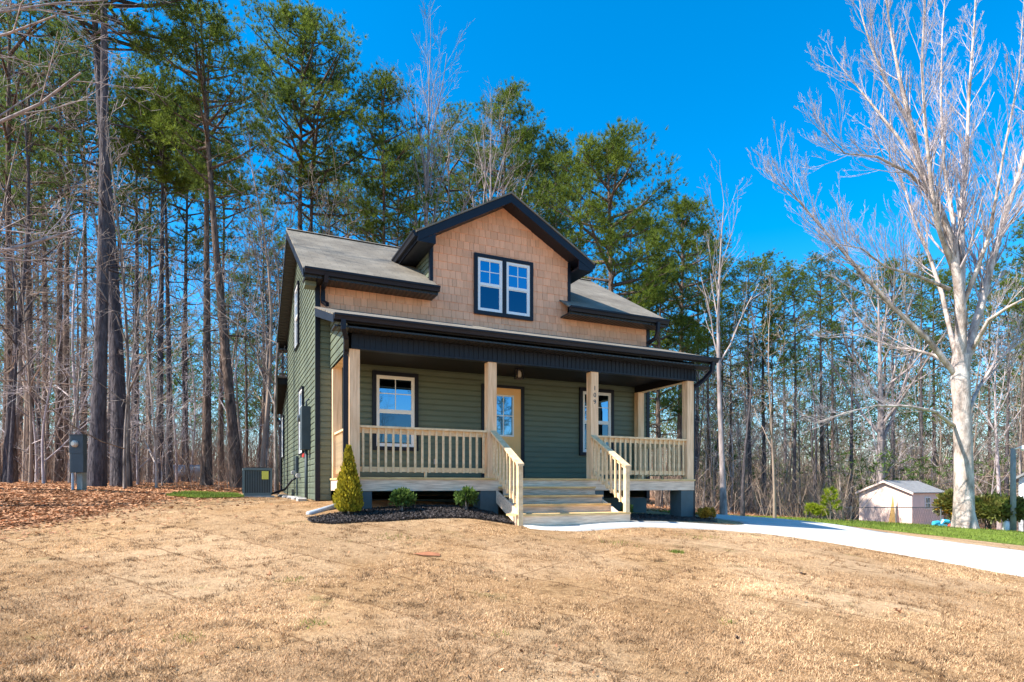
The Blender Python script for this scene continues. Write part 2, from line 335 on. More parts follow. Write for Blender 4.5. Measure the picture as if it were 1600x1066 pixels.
# foundation
for b_ in (((UL+.03, VF+.03, .3), (UR-.03, VF+.2, 1.24)), ((UL+.03, VF+.2, .3), (UL+.2, VB-.03, 1.24)), ((UR-.2, VF+.2, .0), (UR-.03, VB-.03, 1.24)), ((UL+.2, VB-.2, .3), (UR-.2, VB-.03, 1.24))): vbox('foundation', M['pier'], b_)
# main roof: shingles over black sheathing
def slab(mb, tops, th):
    mb.prism([Vector(p)+Vector((0, 0, -th)) for p in tops], (0, 0, th))
def P3(u, v, z): return (u, v, z)
mb = MB()
slab(mb, [(-.6, 1.58, 5.848), (2.19, 1.58, 5.848), (2.19, 5.3, 8.02), (-.6, 5.3, 8.02)], .035)
slab(mb, [(5.44, 1.58, 5.848), (8.4, 1.58, 5.848), (8.4, 5.3, 8.02), (5.44, 5.3, 8.02)], .035)
slab(mb, [(2.19, 2.2, 6.21), (5.44, 2.2, 6.21), (5.44, 5.3, 8.02), (2.19, 5.3, 8.02)], .035)
slab(mb, [(-.6, 5.301, 8.02), (8.4, 5.301, 8.02), (8.4, 9.03, 5.842), (-.6, 9.03, 5.842)], .035)
mb.prism([(-.6, 5.2, 8.0), (-.6, 5.3, 8.055), (-.6, 5.4, 8.0)], (9.0, 0, 0))
roof = part(mb, 'roof', M['roof'])
# dormer roof
mb = MB(); zd, us = 8.26, .57
for s in (-1, 1):
    e = 3.93+s*2.24; z_e = zd-us*2.24
    slab(mb, [(e, 1.58, z_e), (3.93, 1.58, zd), (3.93, 5.72, zd), (e, 1.6+(z_e-5.86)/.584+.06, z_e)], .035)
part(mb, 'roof', M['roof'])
# black sheathing / fascia of the gable and eaves
for s in (-1, 1):
    mb = MB(); e = 3.93+s*2.20; z_e = zd-us*2.20-.045; t = Vector((0, 0, -.19)); m0 = (3.93, 1.6, zd-.045)
    mb.prism([(e, 1.6, z_e), m0, Vector(m0)+t, Vector((e, 1.6, z_e))+t], (0, .035, 0))           # front rake board
    part(mb, 'rake_board', M['black'])
for s in (-1, 1):
    mb = MB(); e = 3.93+s*2.20; z_e = zd-us*2.20-.05; zt = zd-.05
    mb.prism([(e, 1.637, z_e-.14), (3.93, 1.637, zt-.14), (3.93, 1.637, zt-.04), (e, 1.637, z_e-.04)], (0, .44, 0))
    # eave return box on each side
    w0, w1 = (min(e, 3.93+s*1.80), max(e, 3.93+s*1.80))
    mb.box((w0, 1.637, z_e-.17), (w1, 3.3, z_e-.12))
    mb.prism([(e, 1.60, z_e-.19), (3.93+s*1.80, 1.60, z_e-.19), (3.93+s*1.80, 1.60, z_e+.03)], (0, .035, 0))
    mb.box((min(e, e-s*.03), 1.637, z_e-.17), (max(e, e-s*.03), 3.4, z_e-.02))
    part(mb, 'soffit', M['black'])
def gutter(p0, p1, out, h=.115, wd=.115):
    """open K gutter between p0 and p1 (top inner edge), out = outward unit vector"""
    p0, p1, out = Vector(p0), Vector(p1), Vector(out); mb = MB(); up = Vector((0, 0, 1)); d = p1-p0
    prof = [(0, 0), (0, -h), (wd*.6, -h), (wd*.72, -h*.55), (wd, -h*.3), (wd, 0), (wd-.012, 0), (wd-.012, -h*.25), (wd*.6, -h+.01), (.008, -h+.01), (.008, 0)]
    pts = [p0+out*a+up*b for a, b in prof]
    mb.prism(pts, d)
    for q in (p0, p1-d.normalized()*.004): mb.prism([q+out*a+up*b for a, b in [(0, 0), (0, -h), (wd*.6, -h), (wd*.72, -h*.55), (wd, -h*.3), (wd, 0)]], d.normalized()*.004)
    return part(mb, 'gutter', M['black'])
gutter((-.58, 1.575, 5.83), (2.19, 1.575, 5.83), (0, -1, 0)); gutter((5.44, 1.575, 5.83), (8.38, 1.575, 5.83), (0, -1, 0))
gutter((1.73, 1.62, 6.985), (1.73, 3.45, 6.985), (-1, 0, 0)); gutter((6.13, 1.62, 6.985), (6.13, 3.45, 6.985), (1, 0, 0))
gutter((-.58, 9.035, 5.83), (8.38, 9.035, 5.83), (0, 1, 0))
# eave soffits and rakes
for a, b in ((-.56, 2.17), (5.46, 8.36)):
    mb = MB(); mb.box((a, 1.60, 5.66), (b, VF-.03, 5.70)); mb.box((a, 1.577, 5.66), (b, 1.60, 5.80)); part(mb, 'eave_soffit', M['vent_soffit'])
mb = MB(); mb.box((-.56, VB+.03, 5.66), (8.36, 9.03, 5.70)); mb.box((-.56, 9.0, 5.70), (8.36, 9.03, 5.79)); part(mb, 'eave_soffit', M['vent_soffit'])
for (a, b) in ((-.585, UL-.03), (UR+.03, 8.385)):
    mb = MB()
    for (v0, z0, v1, z1) in ((1.60, 5.66, 5.30, 7.82), (5.30, 7.82, 9.0, 5.66)):
        mb.prism([(a, v0, z0), (a, v1, z1), (a, v1, z1+.14), (a, v0, z0+.14)], (b-a, 0, 0))
    part(mb, 'rake_soffit', M['rake_soffit'])
for a in (-.60, 8.385):
    mb = MB()
    for (v0, z0, v1, z1) in ((1.575, 5.64, 5.30, 7.80), (5.30, 7.80, 9.02, 5.64)):
        mb.prism([(a, v0, z0), (a, v1, z1), (a, v1, z1+.175), (a, v0, z0+.165)], (.015, 0, 0))
    part(mb, 'rake_board', M['black'])
# boxed eave return at the left corner (green)
vbox('eave_return', M['siding'], ((-.54, 1.80, 5.57), (UL-.035, VF+.05, 5.658)))

# porch roof
pz = lambda v: 4.465+(v+.38)*.314
mb = MB(); slab(mb, [(-.33, -.40, pz(-.40)), (8.19, -.40, pz(-.40)), (8.19, 2.03, pz(2.03)), (-.33, 2.03, pz(2.03))], .03); part(mb, 'porch_roof', M['roof'])
mb = MB()
mb.prism([(-.31, -.37, pz(-.37)-.15), (-.31, 2.03, pz(2.03)-.19), (-.31, 2.03, pz(2.03)-.032), (-.31, -.37, pz(-.37)-.032)], (8.48, 0, 0)); part(mb, 'porch_roof_sheathing', M['soffit'])
for a in (-.325, 8.17):
    mb = MB(); mb.prism([(a, -.38, pz(-.38)-.165), (a, 2.03, pz(2.03)-.2), (a, 2.03, pz(2.03)-.034), (a, -.38, pz(-.38)-.034)], (.015, 0, 0)); part(mb, 'rake_board', M['black'])
gutter((-.32, -.385, 4.445), (8.18, -.385, 4.445), (0, -1, 0), .10, .11)
vbox('porch_soffit', M['vent_soffit'], ((-.30, -.365, 4.245), (8.16, -.005, 4.275)))
vbox('porch_ceiling', M['soffit'], ((.0, .23, 4.12), (7.86, VF-.03, 4.15)))
mb = MB(); mb.box((.05, 0, 3.985), (7.94, .2, 4.243)); a = .09
while a < 7.93: mb.box((a-.012, -.012, 4.0), (a+.012, -.0005, 4.24)); a += .1
mb.box((.05, -.02, 3.968), (7.94, -.0006, 3.998))
part(mb, 'porch_beam', M['black'])
vbox('porch_beam', M['soffit'], ((.01, .201, 3.97), (.19, VF-.03, 4.24))); vbox('porch_beam', M['soffit'], ((7.68, .201, 3.97), (7.86, VF-.03, 4.24)))
vbox('beam_underside', M['wood'], ((.03, .2, 3.955), (.18, VF-.2, 3.968))); vbox('beam_underside', M['wood'], ((7.7, .2, 3.955), (7.84, VF-.2, 3.968)))
for fr in (lambda a, z, o: (-.0-o, a, z), lambda a, z, o: (7.87+o, a, z)):
    mb = MB(); lap_wall(mb, [(.02, 3.965), (VF-.03, 3.965), (VF-.03, pz(2.0)-.22), (.02, pz(.02)-.18)], fr, .155); part(mb, 'porch_gable_siding', M['siding'])
# deck
mb = MB(); v = -.03
while v < 2.0: mb.box((-.03, v, 1.652), (7.89, min(v+.138, 2.02), 1.69)); v += .144
part(mb, 'porch_deck', M['deck'])
vbox('deck_fascia', M['fascia_wood'], ((-.01, -.005, 1.44), (7.87, .033, 1.65)), ((-.01, .035, 1.44), (.028, 2.0, 1.65)), ((7.832, .035, 1.44), (7.87, 2.0, 1.65)))
mb = MB(); a = .4
while a < 7.8: mb.box((a, .05, 1.46), (a+.038, 2.0, 1.65)); a += .41
part(mb, 'deck_joists', M['fascia_wood'])
for a, b in ((0, .41), (2.52, 2.90), (4.98, 5.38), (7.5, 7.86)): vbox('pier', M['pier'], ((a, .012, .35), (b, .40, 1.438)))
# posts
PO = [(.01, .195), (2.68, 2.865), (5.055, 5.24), (7.675, 7.86)]
for a, b in PO: vbox('porch_post', M['post'], ((a, .005, 1.69), (b, .185, 3.967)))
for a, b in (PO[0], PO[3]): vbox('porch_post', M['post'], ((a, 1.86, 1.69), (b, VF-.022, 3.967)))
# railings
def rail(p0, p1, nb, zb0=1.79, zt=2.62, drop=0.0, outw=None):
    """railing along p0->p1 (u,v); drop = total fall for stair rails"""
    p0, p1 = Vector((*p0, 0)), Vector((*p1, 0)); d = p1-p0; n = Vector((d.y, -d.x, 0)).normalized() if outw is None else Vector(outw)
    mb = MB()
    def bar(o0, o1, z0, z1):
        a = p0+n*o0; b = p0+n*o1; mb.prism([(a.x, a.y, z0), (b.x, b.y, z0), (b.x, b.y, z1), (a.x, a.y, z1)], (d.x, d.y, -drop))
    bar(-.065, .065, zt-.038, zt); bar(-.038, 0, zt-.13, zt-.0385); bar(-.038, 0, zb0, zb0+.088)
    if not drop:
        m = p0+d*.5; mb.box((m.x-.02, m.y-.02, 1.69), (m.x+.02, m.y+.02, zb0-.001))
    r = part(mb, 'railing', M['wood'])
    for k in range(nb):
        t = (k+.5)/nb; c = p0+d*t+n*.019; dz = -drop*t; mb = MB()
        mb.box((-.018, -.0175, zb0-.01-HZ*0), (.018, .0175, zt-.0395)); b = mb.build('baluster', M['wood'], r); b.location = (c.x, c.y, dz)
        b.rotation_euler = (0, 0, math.atan2(d.y, d.x)); me = b.data
    return r
rail((.197, .09), (2.678, .09), 18); rail((5.242, .09), (7.673, .09), 18)
rail((.10, 1.858), (.10, .187), 12, outw=(-1, 0, 0)); rail((7.77, .187), (7.77, 1.858), 12, outw=(1, 0, 0))
# stairs
TR = [(1.522, -.29), (1.354, -.56), (1.186, -.83)]
for i, (z, v) in enumerate(TR):
    vbox('tread', M['deck'], ((2.885, v-.02, z-.036), (4.975, v+.27, z)))
    vbox('riser', M['riser'], ((2.885, v+.018, z-.165), (4.975, v+.04, z-.0365)))
vbox('tread', M['deck'], ((2.70, -1.23, .984), (5.185, -.805, 1.02)))
vbox('riser', M['fascia_wood'], ((2.70, -1.205, .70), (5.185, -1.17, .983)))
for a in (2.845, 4.977): mb = MB(); mb.prism([(a, -.01, 1.44), (a, -.01, 1.20), (a, -1.16, .72), (a, -1.16, .98), (a, -.75, 1.17)], (.038, 0, 0)); part(mb, 'stringer', M['fascia_wood'])
for u in (2.785, 5.10): vbox('newel_post', M['wood'], ((u-.045, -1.245, .72 if u < 3 else 1.021), (u+.045, -1.155, 1.90)))
rail((2.785, -.0), (2.785, -1.25), 8, zb0=1.79, zt=2.62, drop=.69, outw=(-1, 0, 0)); rail((5.10, -.0), (5.10, -1.25), 8, zb0=1.79, zt=2.62, drop=.69, outw=(-1, 0, 0))

# windows ---------------------------------------------------------------
def window(fr, a0, a1, z0, z1, tw=.085, out=.02, trim=True, label=None):
    """trim outer rect a0..a1, z0..z1 ; fr(a,z,out)"""
    def bx(mb, A0, A1, Z0, Z1, o0, o1): mb.prism([fr(A0, Z0, o0), fr(A1, Z0, o0), fr(A1, Z1, o0), fr(A0, Z1, o0)], Vector(fr(0, 0, o1))-Vector(fr(0, 0, o0)))
    def ring(mb, A0, A1, Z0, Z1, wd, o0, o1, wz=None):
        wz = wz or wd
        bx(mb, A0, A1, Z0, Z0+wz, o0, o1); bx(mb, A0, A1, Z1-wz, Z1, o0, o1); bx(mb, A0, A0+wd, Z0+wz, Z1-wz, o0, o1); bx(mb, A1-wd, A1, Z0+wz, Z1-wz, o0, o1)
    mb = MB(); ring(mb, a0, a1, z0, z1, tw, 0, out+.035); wn = part(mb, 'window', M['black'])
    A0, A1, Z0, Z1 = a0+tw, a1-tw, z0+tw*.75, z1-tw*.75
    mb = MB(); ring(mb, A0+.001, A1-.001, z0+tw, z1-tw, .05, .0, out+.02); zm = (Z0+Z1)/2
    bx(mb, A0+.05, A1-.05, zm-.022, zm+.022, .004, out+.015)
    ring(mb, A0+.051, A1-.051, zm+.023, z1-tw-.051, .018, .004, out+.010); ring(mb, A0+.051, A1-.051, z0+tw+.051, zm-.023, .022, .004, out+.002)
    part(mb, 'frame', M['white'], wn)
    mb = MB(); bx(mb, A0+.052, A1-.052, zm, z1-tw-.04, -.002, .0145); part(mb, 'glass', M['glass'], wn)
    mb = MB(); bx(mb, A0+.052, A1-.052, z0+tw+.04, zm-.001, -.002, .0105); part(mb, 'glass', M['screen'], wn)
    mb = MB(); am = (A0+A1)/2; bx(mb, am-.009, am+.009, zm+.04, Z1-.085, .015, .02); zq = (zm+Z1)/2-.01; bx(mb, A0+.07, A1-.07, zq-.009, zq+.009, .0152, .0202)
    part(mb, 'grille', M['white'], wn)
    return wn
wf = lambda a, z, o: (a, VF-.012-o, z)
window(wf, .847, 1.857, 2.30, 3.995); window(wf, 5.997, 7.015, 2.30, 3.995)
wsf = lambda a, z, o: (a, VF-.024-o, z)
window(wsf, 3.172, 3.965, 5.495, 6.89); window(wsf, 3.893, 4.685, 5.4955, 6.8895, out=.0205)
wl_ = lambda a, z, o: (UL-.014-o, a, z)
window(wl_, 4.1, 4.95, 2.3, 3.9, tw=.03); window(wl_, 5.1, 6.0, 5.1, 6.7, tw=.03)
# door
mb = MB(); d0, d1 = 3.455, 4.371
for a, b, z0, z1 in ((d0-.09, d0, 1.70, 3.90), (d1, d1+.09, 1.70, 3.90), (d0, d1, 3.835, 3.90)): mb.box((a, VF-.055, z0), (b, VF-.01, z1))
part(mb, 'door_frame', M['black'])
mb = MB(); mb.box((d0+.001, VF-.04, 1.72), (d1-.001, VF-.015, 3.834))
for a, b in ((d0+.14, d0+.42), (d1-.42, d1-.14)):
    for x0, x1, z0, z1 in ((a, b, 1.86, 1.88), (a, b, 2.52, 2.54), (a, a+.02, 1.881, 2.519), (b-.02, b, 1.881, 2.519)): mb.box((x0, VF-.048, z0), (x1, VF-.0401, z1))
door = part(mb, 'door', M['door'])
mb = MB(); g0, g1, gz0, gz1 = d0+.19, d1-.19, 2.70, 3.67
for x0, x1, z0, z1 in ((g0, g1, gz0, gz0+.035), (g0, g1, gz1-.035, gz1), (g0, g0+.035, gz0+.035, gz1-.035), (g1-.035, g1, gz0+.035, gz1-.035)): mb.box((x0, VF-.058, z0), (x1, VF-.0402, z1))
cxm = (g0+g1)/2; mb.box((cxm-.01, VF-.054, gz0+.036), (cxm+.01, VF-.045, gz1-.036)); zc = (gz0+gz1)/2; mb.box((g0+.036, VF-.0535, zc-.01), (g1-.036, VF-.0455, zc+.01))
part(mb, 'glass_frame', M['white'], door)
mb = MB(); mb.box((g0+.03, VF-.0445, gz0+.03), (g1-.03, VF-.0403, gz1-.03)); part(mb, 'glass', M['glass'], door)
mb = MB(); mb.tube([(d0+.07, VF-.04, 2.65), (d0+.07, VF-.085, 2.65), (d0+.07, VF-.09, 2.65), (d0+.07, VF-.12, 2.65)], [.03, .012, .03, .02], 10); mb.tube([(d0+.07, VF-.04, 2.80), (d0+.07, VF-.06, 2.80)], .026, 10)
part(mb, 'knob', M['stone'], door)
# porch lantern, outlet, house number
mb = MB(); lu, lv = 3.86, 1.05
mb.box((lu-.07, lv-.07, 4.09), (lu+.07, lv+.07, 4.119))
for a in (-1, 1):
    for b in (-1, 1): mb.box((lu+a*.075-.008, lv+b*.075-.008, 3.90), (lu+a*.075+.008, lv+b*.075+.008, 4.09))
mb.box((lu-.085, lv-.085, 3.885), (lu+.085, lv+.085, 3.9)); ln = part(mb, 'ceiling_lantern', M['black'])
mb = MB(); mb.tube([(lu, lv, 3.91), (lu, lv, 3.95), (lu, lv, 4.03), (lu, lv, 4.07)], [.03, .055, .05, .03], 10); part(mb, 'lamp_globe', M['glassy'], ln)
vbox('outlet_cover', M['stone'], ((2.22, VF-.035, 2.02), (2.30, VF-.012, 2.14)))
txt = bpy.data.curves.new('num', 'FONT'); txt.body = '1\n0\n9'; txt.size = .135; txt.extrude = .004; txt.align_x = 'CENTER'; txt.space_line = 1.08
to = bpy.data.objects.new('num', txt); COL.objects.link(to); me = bpy.data.meshes.new_from_object(to); bpy.data.objects.remove(to)
me.name = 'house_number'; me.materials.append(M['metal']); no = bpy.data.objects.new('house_number', me); COL.objects.link(no); no.parent = house
no.location = (5.148, -.001, 3.575-HZ); no.rotation_euler = (math.pi/2, 0, 0); no.data.materials[0] = M['wire']; no['label'] = 'dark grey metal digits 109 set one above the other'
# downspouts
def spout(pts, r=.055, m='black', name='downspout'):
    mb = MB(); mb.tube(pts, r, 4, square=True); return part(mb, name, M[m])
spout([(-.17, 1.50, 5.73), (-.17, 1.53, 5.62), (-.17, 1.97, 5.60), (-.17, 1.97, 5.32), (-.10, 1.85, 5.235)])
spout([(8.03, 1.50, 5.73), (8.03, 1.52, 5.50), (8.03, 1.60, 5.35), (8.03, 1.9, 5.28)])
spout([(-.17, -.44, 4.35), (-.17, -.44, 4.20), (-.10, -.30, 4.08), (-.04, .06, 3.95), (-.04, .10, 3.85), (-.04, .10, 1.05)])
spout([(8.02, -.44, 4.35), (8.02, -.42, 4.15), (7.98, -.20, 3.98), (7.91, .05, 3.85), (7.91, .09, 3.7), (7.91, .09, .78)])
# rear lean-to with its own eave
mb = MB(); lap_wall(mb, [(VB+.03, 1.24), (10.35, 1.24), (10.35, 4.02), (VB+.03, 4.65)], left); part(mb, 'side_wall', M['siding'])
mb = MB(); slab(mb, [(-.62, VB+.02, 4.86), (4, VB+.02, 4.86), (4, 10.8, 4.12), (-.62, 10.8, 4.12)], .04); part(mb, 'roof', M['roof'])
mb = MB(); mb.prism([(-.60, VB+.05, 4.62), (-.60, 10.75, 3.95), (-.60, 10.75, 4.09), (-.60, VB+.05, 4.81)], (4.5, 0, 0)); part(mb, 'soffit', M['soffit'])
gutter((-.62, 10.8, 4.09), (4, 10.8, 4.09), (0, 1, 0))
spout([(-.5, 10.85, 4.0), (-.5, 10.8, 3.85), (-.33, 10.4, 3.6), (-.33, 10.4, 1.35)])
window(wl_, 9.55, 10.2, 2.45, 3.8, tw=.03)
# services on the side wall
vbox('electric_panel', M['boxgrey'], ((UL-.20, 2.85, 2.33), (UL-.016, 3.2, 3.27)))
mb = MB(); mb.tube([(UL-.09, 3.02, 2.33), (UL-.09, 3.02, 1.15)], .035, 8); mb.tube([(UL-.09, 3.02, 3.2), (UL-.09, 3.02, 3.4), (UL-.03, 3.02, 3.45)], .02, 6); part(mb, 'conduit', M['boxgrey'], None, True)
mb = MB(); mb.box((UL-.14, 3.45, 2.85), (UL-.016, 3.75, 3.25)); mb.tube([(UL-.14, 3.6, 3.08), (UL-.22, 3.6, 3.08)], .085, 12); part(mb, 'meter', M['metal'])
vbox('warning_tag', M['red'], ((UL-.05, 3.9, 2.22), (UL-.016, 4.25, 2.30)))
mb = MB(); mb.box((UL-.08, 5.3, 1.9), (UL-.016, 5.5, 2.3)); mb.tube([(UL-.05, 5.4, 1.9), (UL-.05, 5.4, 1.3)], .02, 6); part(mb, 'disconnect_box', M['boxgrey'])
mb = MB(); mb.tube([(UL-.02, 5.9, 1.75), (UL-.12, 5.9, 1.7), (UL-.25, 6.5, 1.45), (UL-.6, 6.8, 1.32), (UL-.75, 6.9, 1.42)], .03, 6); part(mb, 'refrigerant_line', M['black'], None, True)
for va, za in ((4.9, 1.8), (6.1, 1.9)): mb = MB(); mb.tube([(UL-.06, va, za), (UL-.06, va+.22, za)], .06, 8); part(mb, 'hose_bib', M['stone'])

# ------------------------------------------------------------------ ground and its coverings
def grid_axis(a, b, near, far, c):
    xs = [0.0]; 
    while xs[-1] < b-c: xs.append(xs[-1]+near+(far-near)*min(1, xs[-1]/60))
    ys = [0.0]
    while ys[-1] > a-c: ys.append(ys[-1]-near-(far-near)*min(1, -ys[-1]/60))
    return np.array(sorted(set(ys+xs)))+c
gxs = grid_axis(-220, 220, .5, 8, 0); gys = grid_axis(-60, 320, .5, 8, 10)
GX, GY = np.meshgrid(gxs, gys); far = np.clip((np.hypot(GX, GY)-90)/100, 0, 1); GZ = H(GX.ravel(), GY.ravel()).reshape(GX.shape)*(1-far)
vs = np.c_[GX.ravel(), GY.ravel(), GZ.ravel()]; nx = len(gxs); fs = [(j*nx+i, j*nx+i+1, (j+1)*nx+i+1, (j+1)*nx+i) for j in range(len(gys)-1) for i in range(nx-1)]
me = bpy.data.meshes.new('ground'); me.from_pydata(vs.tolist(), [], fs); me.materials.append(M['floor']); me.polygons.foreach_set('use_smooth', [True]*len(fs))
go = bpy.data.objects.new('ground', me); COL.objects.link(go); go['kind'] = 'structure'
def inside(poly, x, y):
    x = np.asarray(x); y = np.asarray(y); r = np.zeros(x.shape, bool); n = len(poly)
    for i in range(n):
        (x0, y0), (x1, y1) = poly[i], poly[(i+1) % n]
        if y0 == y1: continue
        c = ((y0 > y) != (y1 > y)) & (x < (x1-x0)*(y-y0)/(y1-y0)+x0); r ^= c
    return r
def wig(poly, step=.4, amp=.06, seed=1):
    out = []; n = len(poly)
    for i in range(n):
        a, b = Vector(poly[i]), Vector(poly[(i+1) % n]); L = (b-a).length; k = max(1, int(L/step)); nn = Vector((b.y-a.y, a.x-b.x)).normalized() if L else Vector((0, 0))
        for j in range(k):
            p = a+(b-a)*(j/k); w_ = mnoise.noise(Vector((p.x*1.3, p.y*1.3, seed)))+.5*mnoise.noise(Vector((p.x*4, p.y*4, seed))); q = p+nn*w_*amp; out.append((q.x, q.y))
    return out
def sheet(name, poly, off, m, step=.3, label=None, cat=None, kind='structure', rough=0, dome=0, skirt=0):
    xs = [p[0] for p in poly]; ys = [p[1] for p in poly]; gx_, gy_ = np.meshgrid(np.arange(min(xs), max(xs), step), np.arange(min(ys), max(ys), step))
    gx_ = gx_.ravel()+RNG.uniform(-.2, .2, gx_.size)*step; gy_ = gy_.ravel()+RNG.uniform(-.2, .2, gy_.size)*step; k = inside(poly, gx_, gy_)
    vv = [Vector(p) for p in poly]+[Vector((a, b)) for a, b in zip(gx_[k], gy_[k])]; n = len(poly)
    r = delaunay_2d_cdt(vv, [(i, (i+1) % n) for i in range(n)], [], 1, 1e-5); V = np.array([(p.x, p.y) for p in r[0]]); Z = H(V[:, 0], V[:, 1])+off
    if rough: Z += np.array([rough*(mnoise.noise(Vector((a*1.1, b*1.1, 3)))+.6*mnoise.noise(Vector((a*4, b*4, 7)))) for a, b in V])
    me = bpy.data.meshes.new(name); VV = [(a, b, c) for (a, b), c in zip(V, Z)]; FF = [tuple(f) for f in r[2]]
    if skirt:
        k0 = len(VV); VV += [(V[i][0], V[i][1], Z[i]-skirt) for i in range(n)]; FF += [((i+1) % n, i, k0+i, k0+(i+1) % n) for i in range(n)]
    me.from_pydata(VV, [], FF); me.materials.append(m); me.polygons.foreach_set('use_smooth', [True]*len(me.polygons))
    if me.polygons and me.polygons[0].normal.z < 0: me.flip_normals()
    o = bpy.data.objects.new(name, me); COL.objects.link(o); o['kind'] = kind
    if label: tag(o, label, cat)
    return o
LAWN = wig([(-13, -5), (-9.8, 6), (-8.3, 9.4), (-7.95, 11), (-8.0, 12.3), (-8.1, 13.4), (-7.9, 14.6), (-8.2, 16.5), (-7.6, 20), (-4, 22), (2, 20), (5.3, 16.4), (8, 14), (16, 6), (18, -5)], .35, .16)
sheet('lawn', LAWN, .022, M['lawn'], .22, rough=.012)
DRIVE = [(.14, 11.02), (.33, 10.52), (1.13, 10.60), (2.4, 11.18), (3.19, 11.45), (4.14, 11.70), (4.78, 11.70), (5.36, 11.50), (5.96, 11.15), (6.4, 10.80), (7.13, 10.2), (8.0, 9.25), (9.6, 7.4), (13, 2), (15, -4), (22, -4), (18, 4), (13.6, 11.6), (11.85, 14.04), (10.9, 14.5), (10.1, 15.3), (9.6, 16.36), (9.7, 17.6), (9.6, 19.5), (8.3, 21.5), (6.5, 20.5), (5.6, 18), (5.0, 15.9), (5.6, 14.9), (5.2, 13.6), (4.63, 12.9), (3.46, 12.6), (2.31, 12.18), (1.9, 12.0)]
sheet('driveway', wig(DRIVE, .4, .05, 2), .048, M['concrete'], .4, skirt=.1)
sheet('dry_verge', wig([(22, -4), (18, 4), (13.6, 11.6), (11.85, 14.04), (10.9, 14.5), (10.1, 15.3), (9.6, 16.36), (9.75, 17.6), (10.1, 19.0), (11.2, 18.3), (12.8, 17.5), (14.9, 15.9), (17.5, 11.5), (22, 4), (26, -4)], .4, .15, 5), .026, M['lawn'], .35, rough=.01)
GREEN = wig([(26, -4), (22, 4), (17.5, 11.5), (14.9, 15.9), (12.8, 17.5), (11.2, 18.3), (10.1, 19.0), (9.3, 21.2), (7.6, 21.9), (5.4, 19), (4.6, 17.5), (4.6, 21), (8, 24.5), (12.5, 27.0), (16, 28.3), (20, 28.6), (24, 28), (29, 24), (36, 10), (38, -4)], .5, .3, 8)
sheet('green_grass', GREEN, .03, M['green'], .5, rough=.01)
MOSS = wig([(-8.27, 14.5), (-8.9, 15.8), (-8.9, 16.9), (-7.87, 17.4), (-6.9, 15.6), (-6.9, 14.9), (-7.4, 14.3)], .3, .15, 4)
sheet('moss_patch', MOSS, .045, M['green'], .3)
MULCH = wig([tuple(hw(u, v)[:2]) for u, v in ((-.75, -.45), (-.72, -.75), (-.45, -1.0), (.3, -1.02), (1.2, -.95), (2.0, -.98), (2.74, -1.2), (2.75, .2), (2.5, .3), (.5, .1), (-.1, -.05))], .2, .07, 6)
sheet('mulch_bed', MULCH, .035, M['mulch'], .08, rough=.01)
M2 = wig([tuple(hw(u, v)[:2]) for u, v in ((5.2, -.9), (6.4, -.55), (7.6, -.45), (8.3, -.3), (8.2, .5), (7, .5), (5.2, .3))], .2, .06, 9)
sheet('mulch_bed', M2, .07, M['mulch'], .12, rough=.03, skirt=.1)
UNDER = [tuple(hw(u, v)[:2]) for u, v in ((.05, .05), (7.8, .12), (8.1, 2.1), (-.2, 2.1))]
CL = wig([(-1.28, 7.78), (-1.12, 7.66), (-.9, 7.70), (-.93, 7.86), (-1.1, 7.95)], .1, .03, 3)
sheet('clay_patch', CL, .04, M['clay'], .1)

# mulch chips
def scatter_poly(poly, n):
    xs = [p[0] for p in poly]; ys = [p[1] for p in poly]; x = RNG.uniform(min(xs), max(xs), n); y = RNG.uniform(min(ys), max(ys), n); k = inside(poly, x, y); return x[k], y[k]
def leaves(name, x, y, size, m, lift=.03, tilt=.5, aspect=1.6, extra=None):
    n = len(x); z = H(x, y)+lift+RNG.uniform(0, .02, n)+(0 if extra is None else extra); a = RNG.uniform(0, 6.283, n); s = size*RNG.uniform(.6, 1.3, n)
    d = np.c_[np.cos(a), np.sin(a), RNG.normal(0, tilt, n)]; e = np.c_[-np.sin(a), np.cos(a), RNG.normal(0, tilt, n)]; c = np.c_[x, y, z]
    d *= (s*aspect/2)[:, None]; e *= (s/2)[:, None]
    V = np.stack([c-d, c+e*.9+d*.1, c+d, c-e*.9+d*.1], 1)
    return arr_mesh(name, V, 4, m)
x, y = scatter_poly(MULCH, 42000); o = leaves('mulch_chips', x, y, .016, M['mulch'], .045, .5, 3.2); o['kind'] = 'stuff'
x, y = scatter_poly(M2, 14000); o = leaves('mulch_chips', x, y, .016, M['mulch'], .08, .5, 2.2); o['kind'] = 'stuff'
# leaf litter on the forest floor (left edge of the lawn and under the trees)
xs_, ys_ = [], []
n = 90000; D = 9+26*RNG.random(n)**1.3; X = (RNG.uniform(-60, 470, n)-CX)/F*D; k = ~inside(LAWN, X, D) & ~inside(MOSS, X, D)
xs_.append(X[k]); ys_.append(D[k])
n = 11000; a = RNG.random(n); bx_ = np.interp(a, [0, .4, .7, 1], [-9.2, -8.0, -8.1, -8.2]); by_ = np.interp(a, [0, .4, .7, 1], [7.5, 10.5, 13.4, 17]); o_ = np.where(RNG.random(n) < .75, RNG.exponential(.14, n), RNG.exponential(.7, n))
xs_.append(bx_+o_*.9); ys_.append(by_)
x = np.concatenate(xs_); y = np.concatenate(ys_); o = leaves('leaf_litter', x, y, .055, M['litter'], .02, .3); o['kind'] = 'stuff'
x = RNG.uniform(3, 30, 30000); y = RNG.uniform(19, 45, 30000); k = ~inside(DRIVE, x, y) & ~inside(GREEN, x, y); o = leaves('leaf_litter', x[k], y[k], .07, M['litter'], .02, .3); o['kind'] = 'stuff'
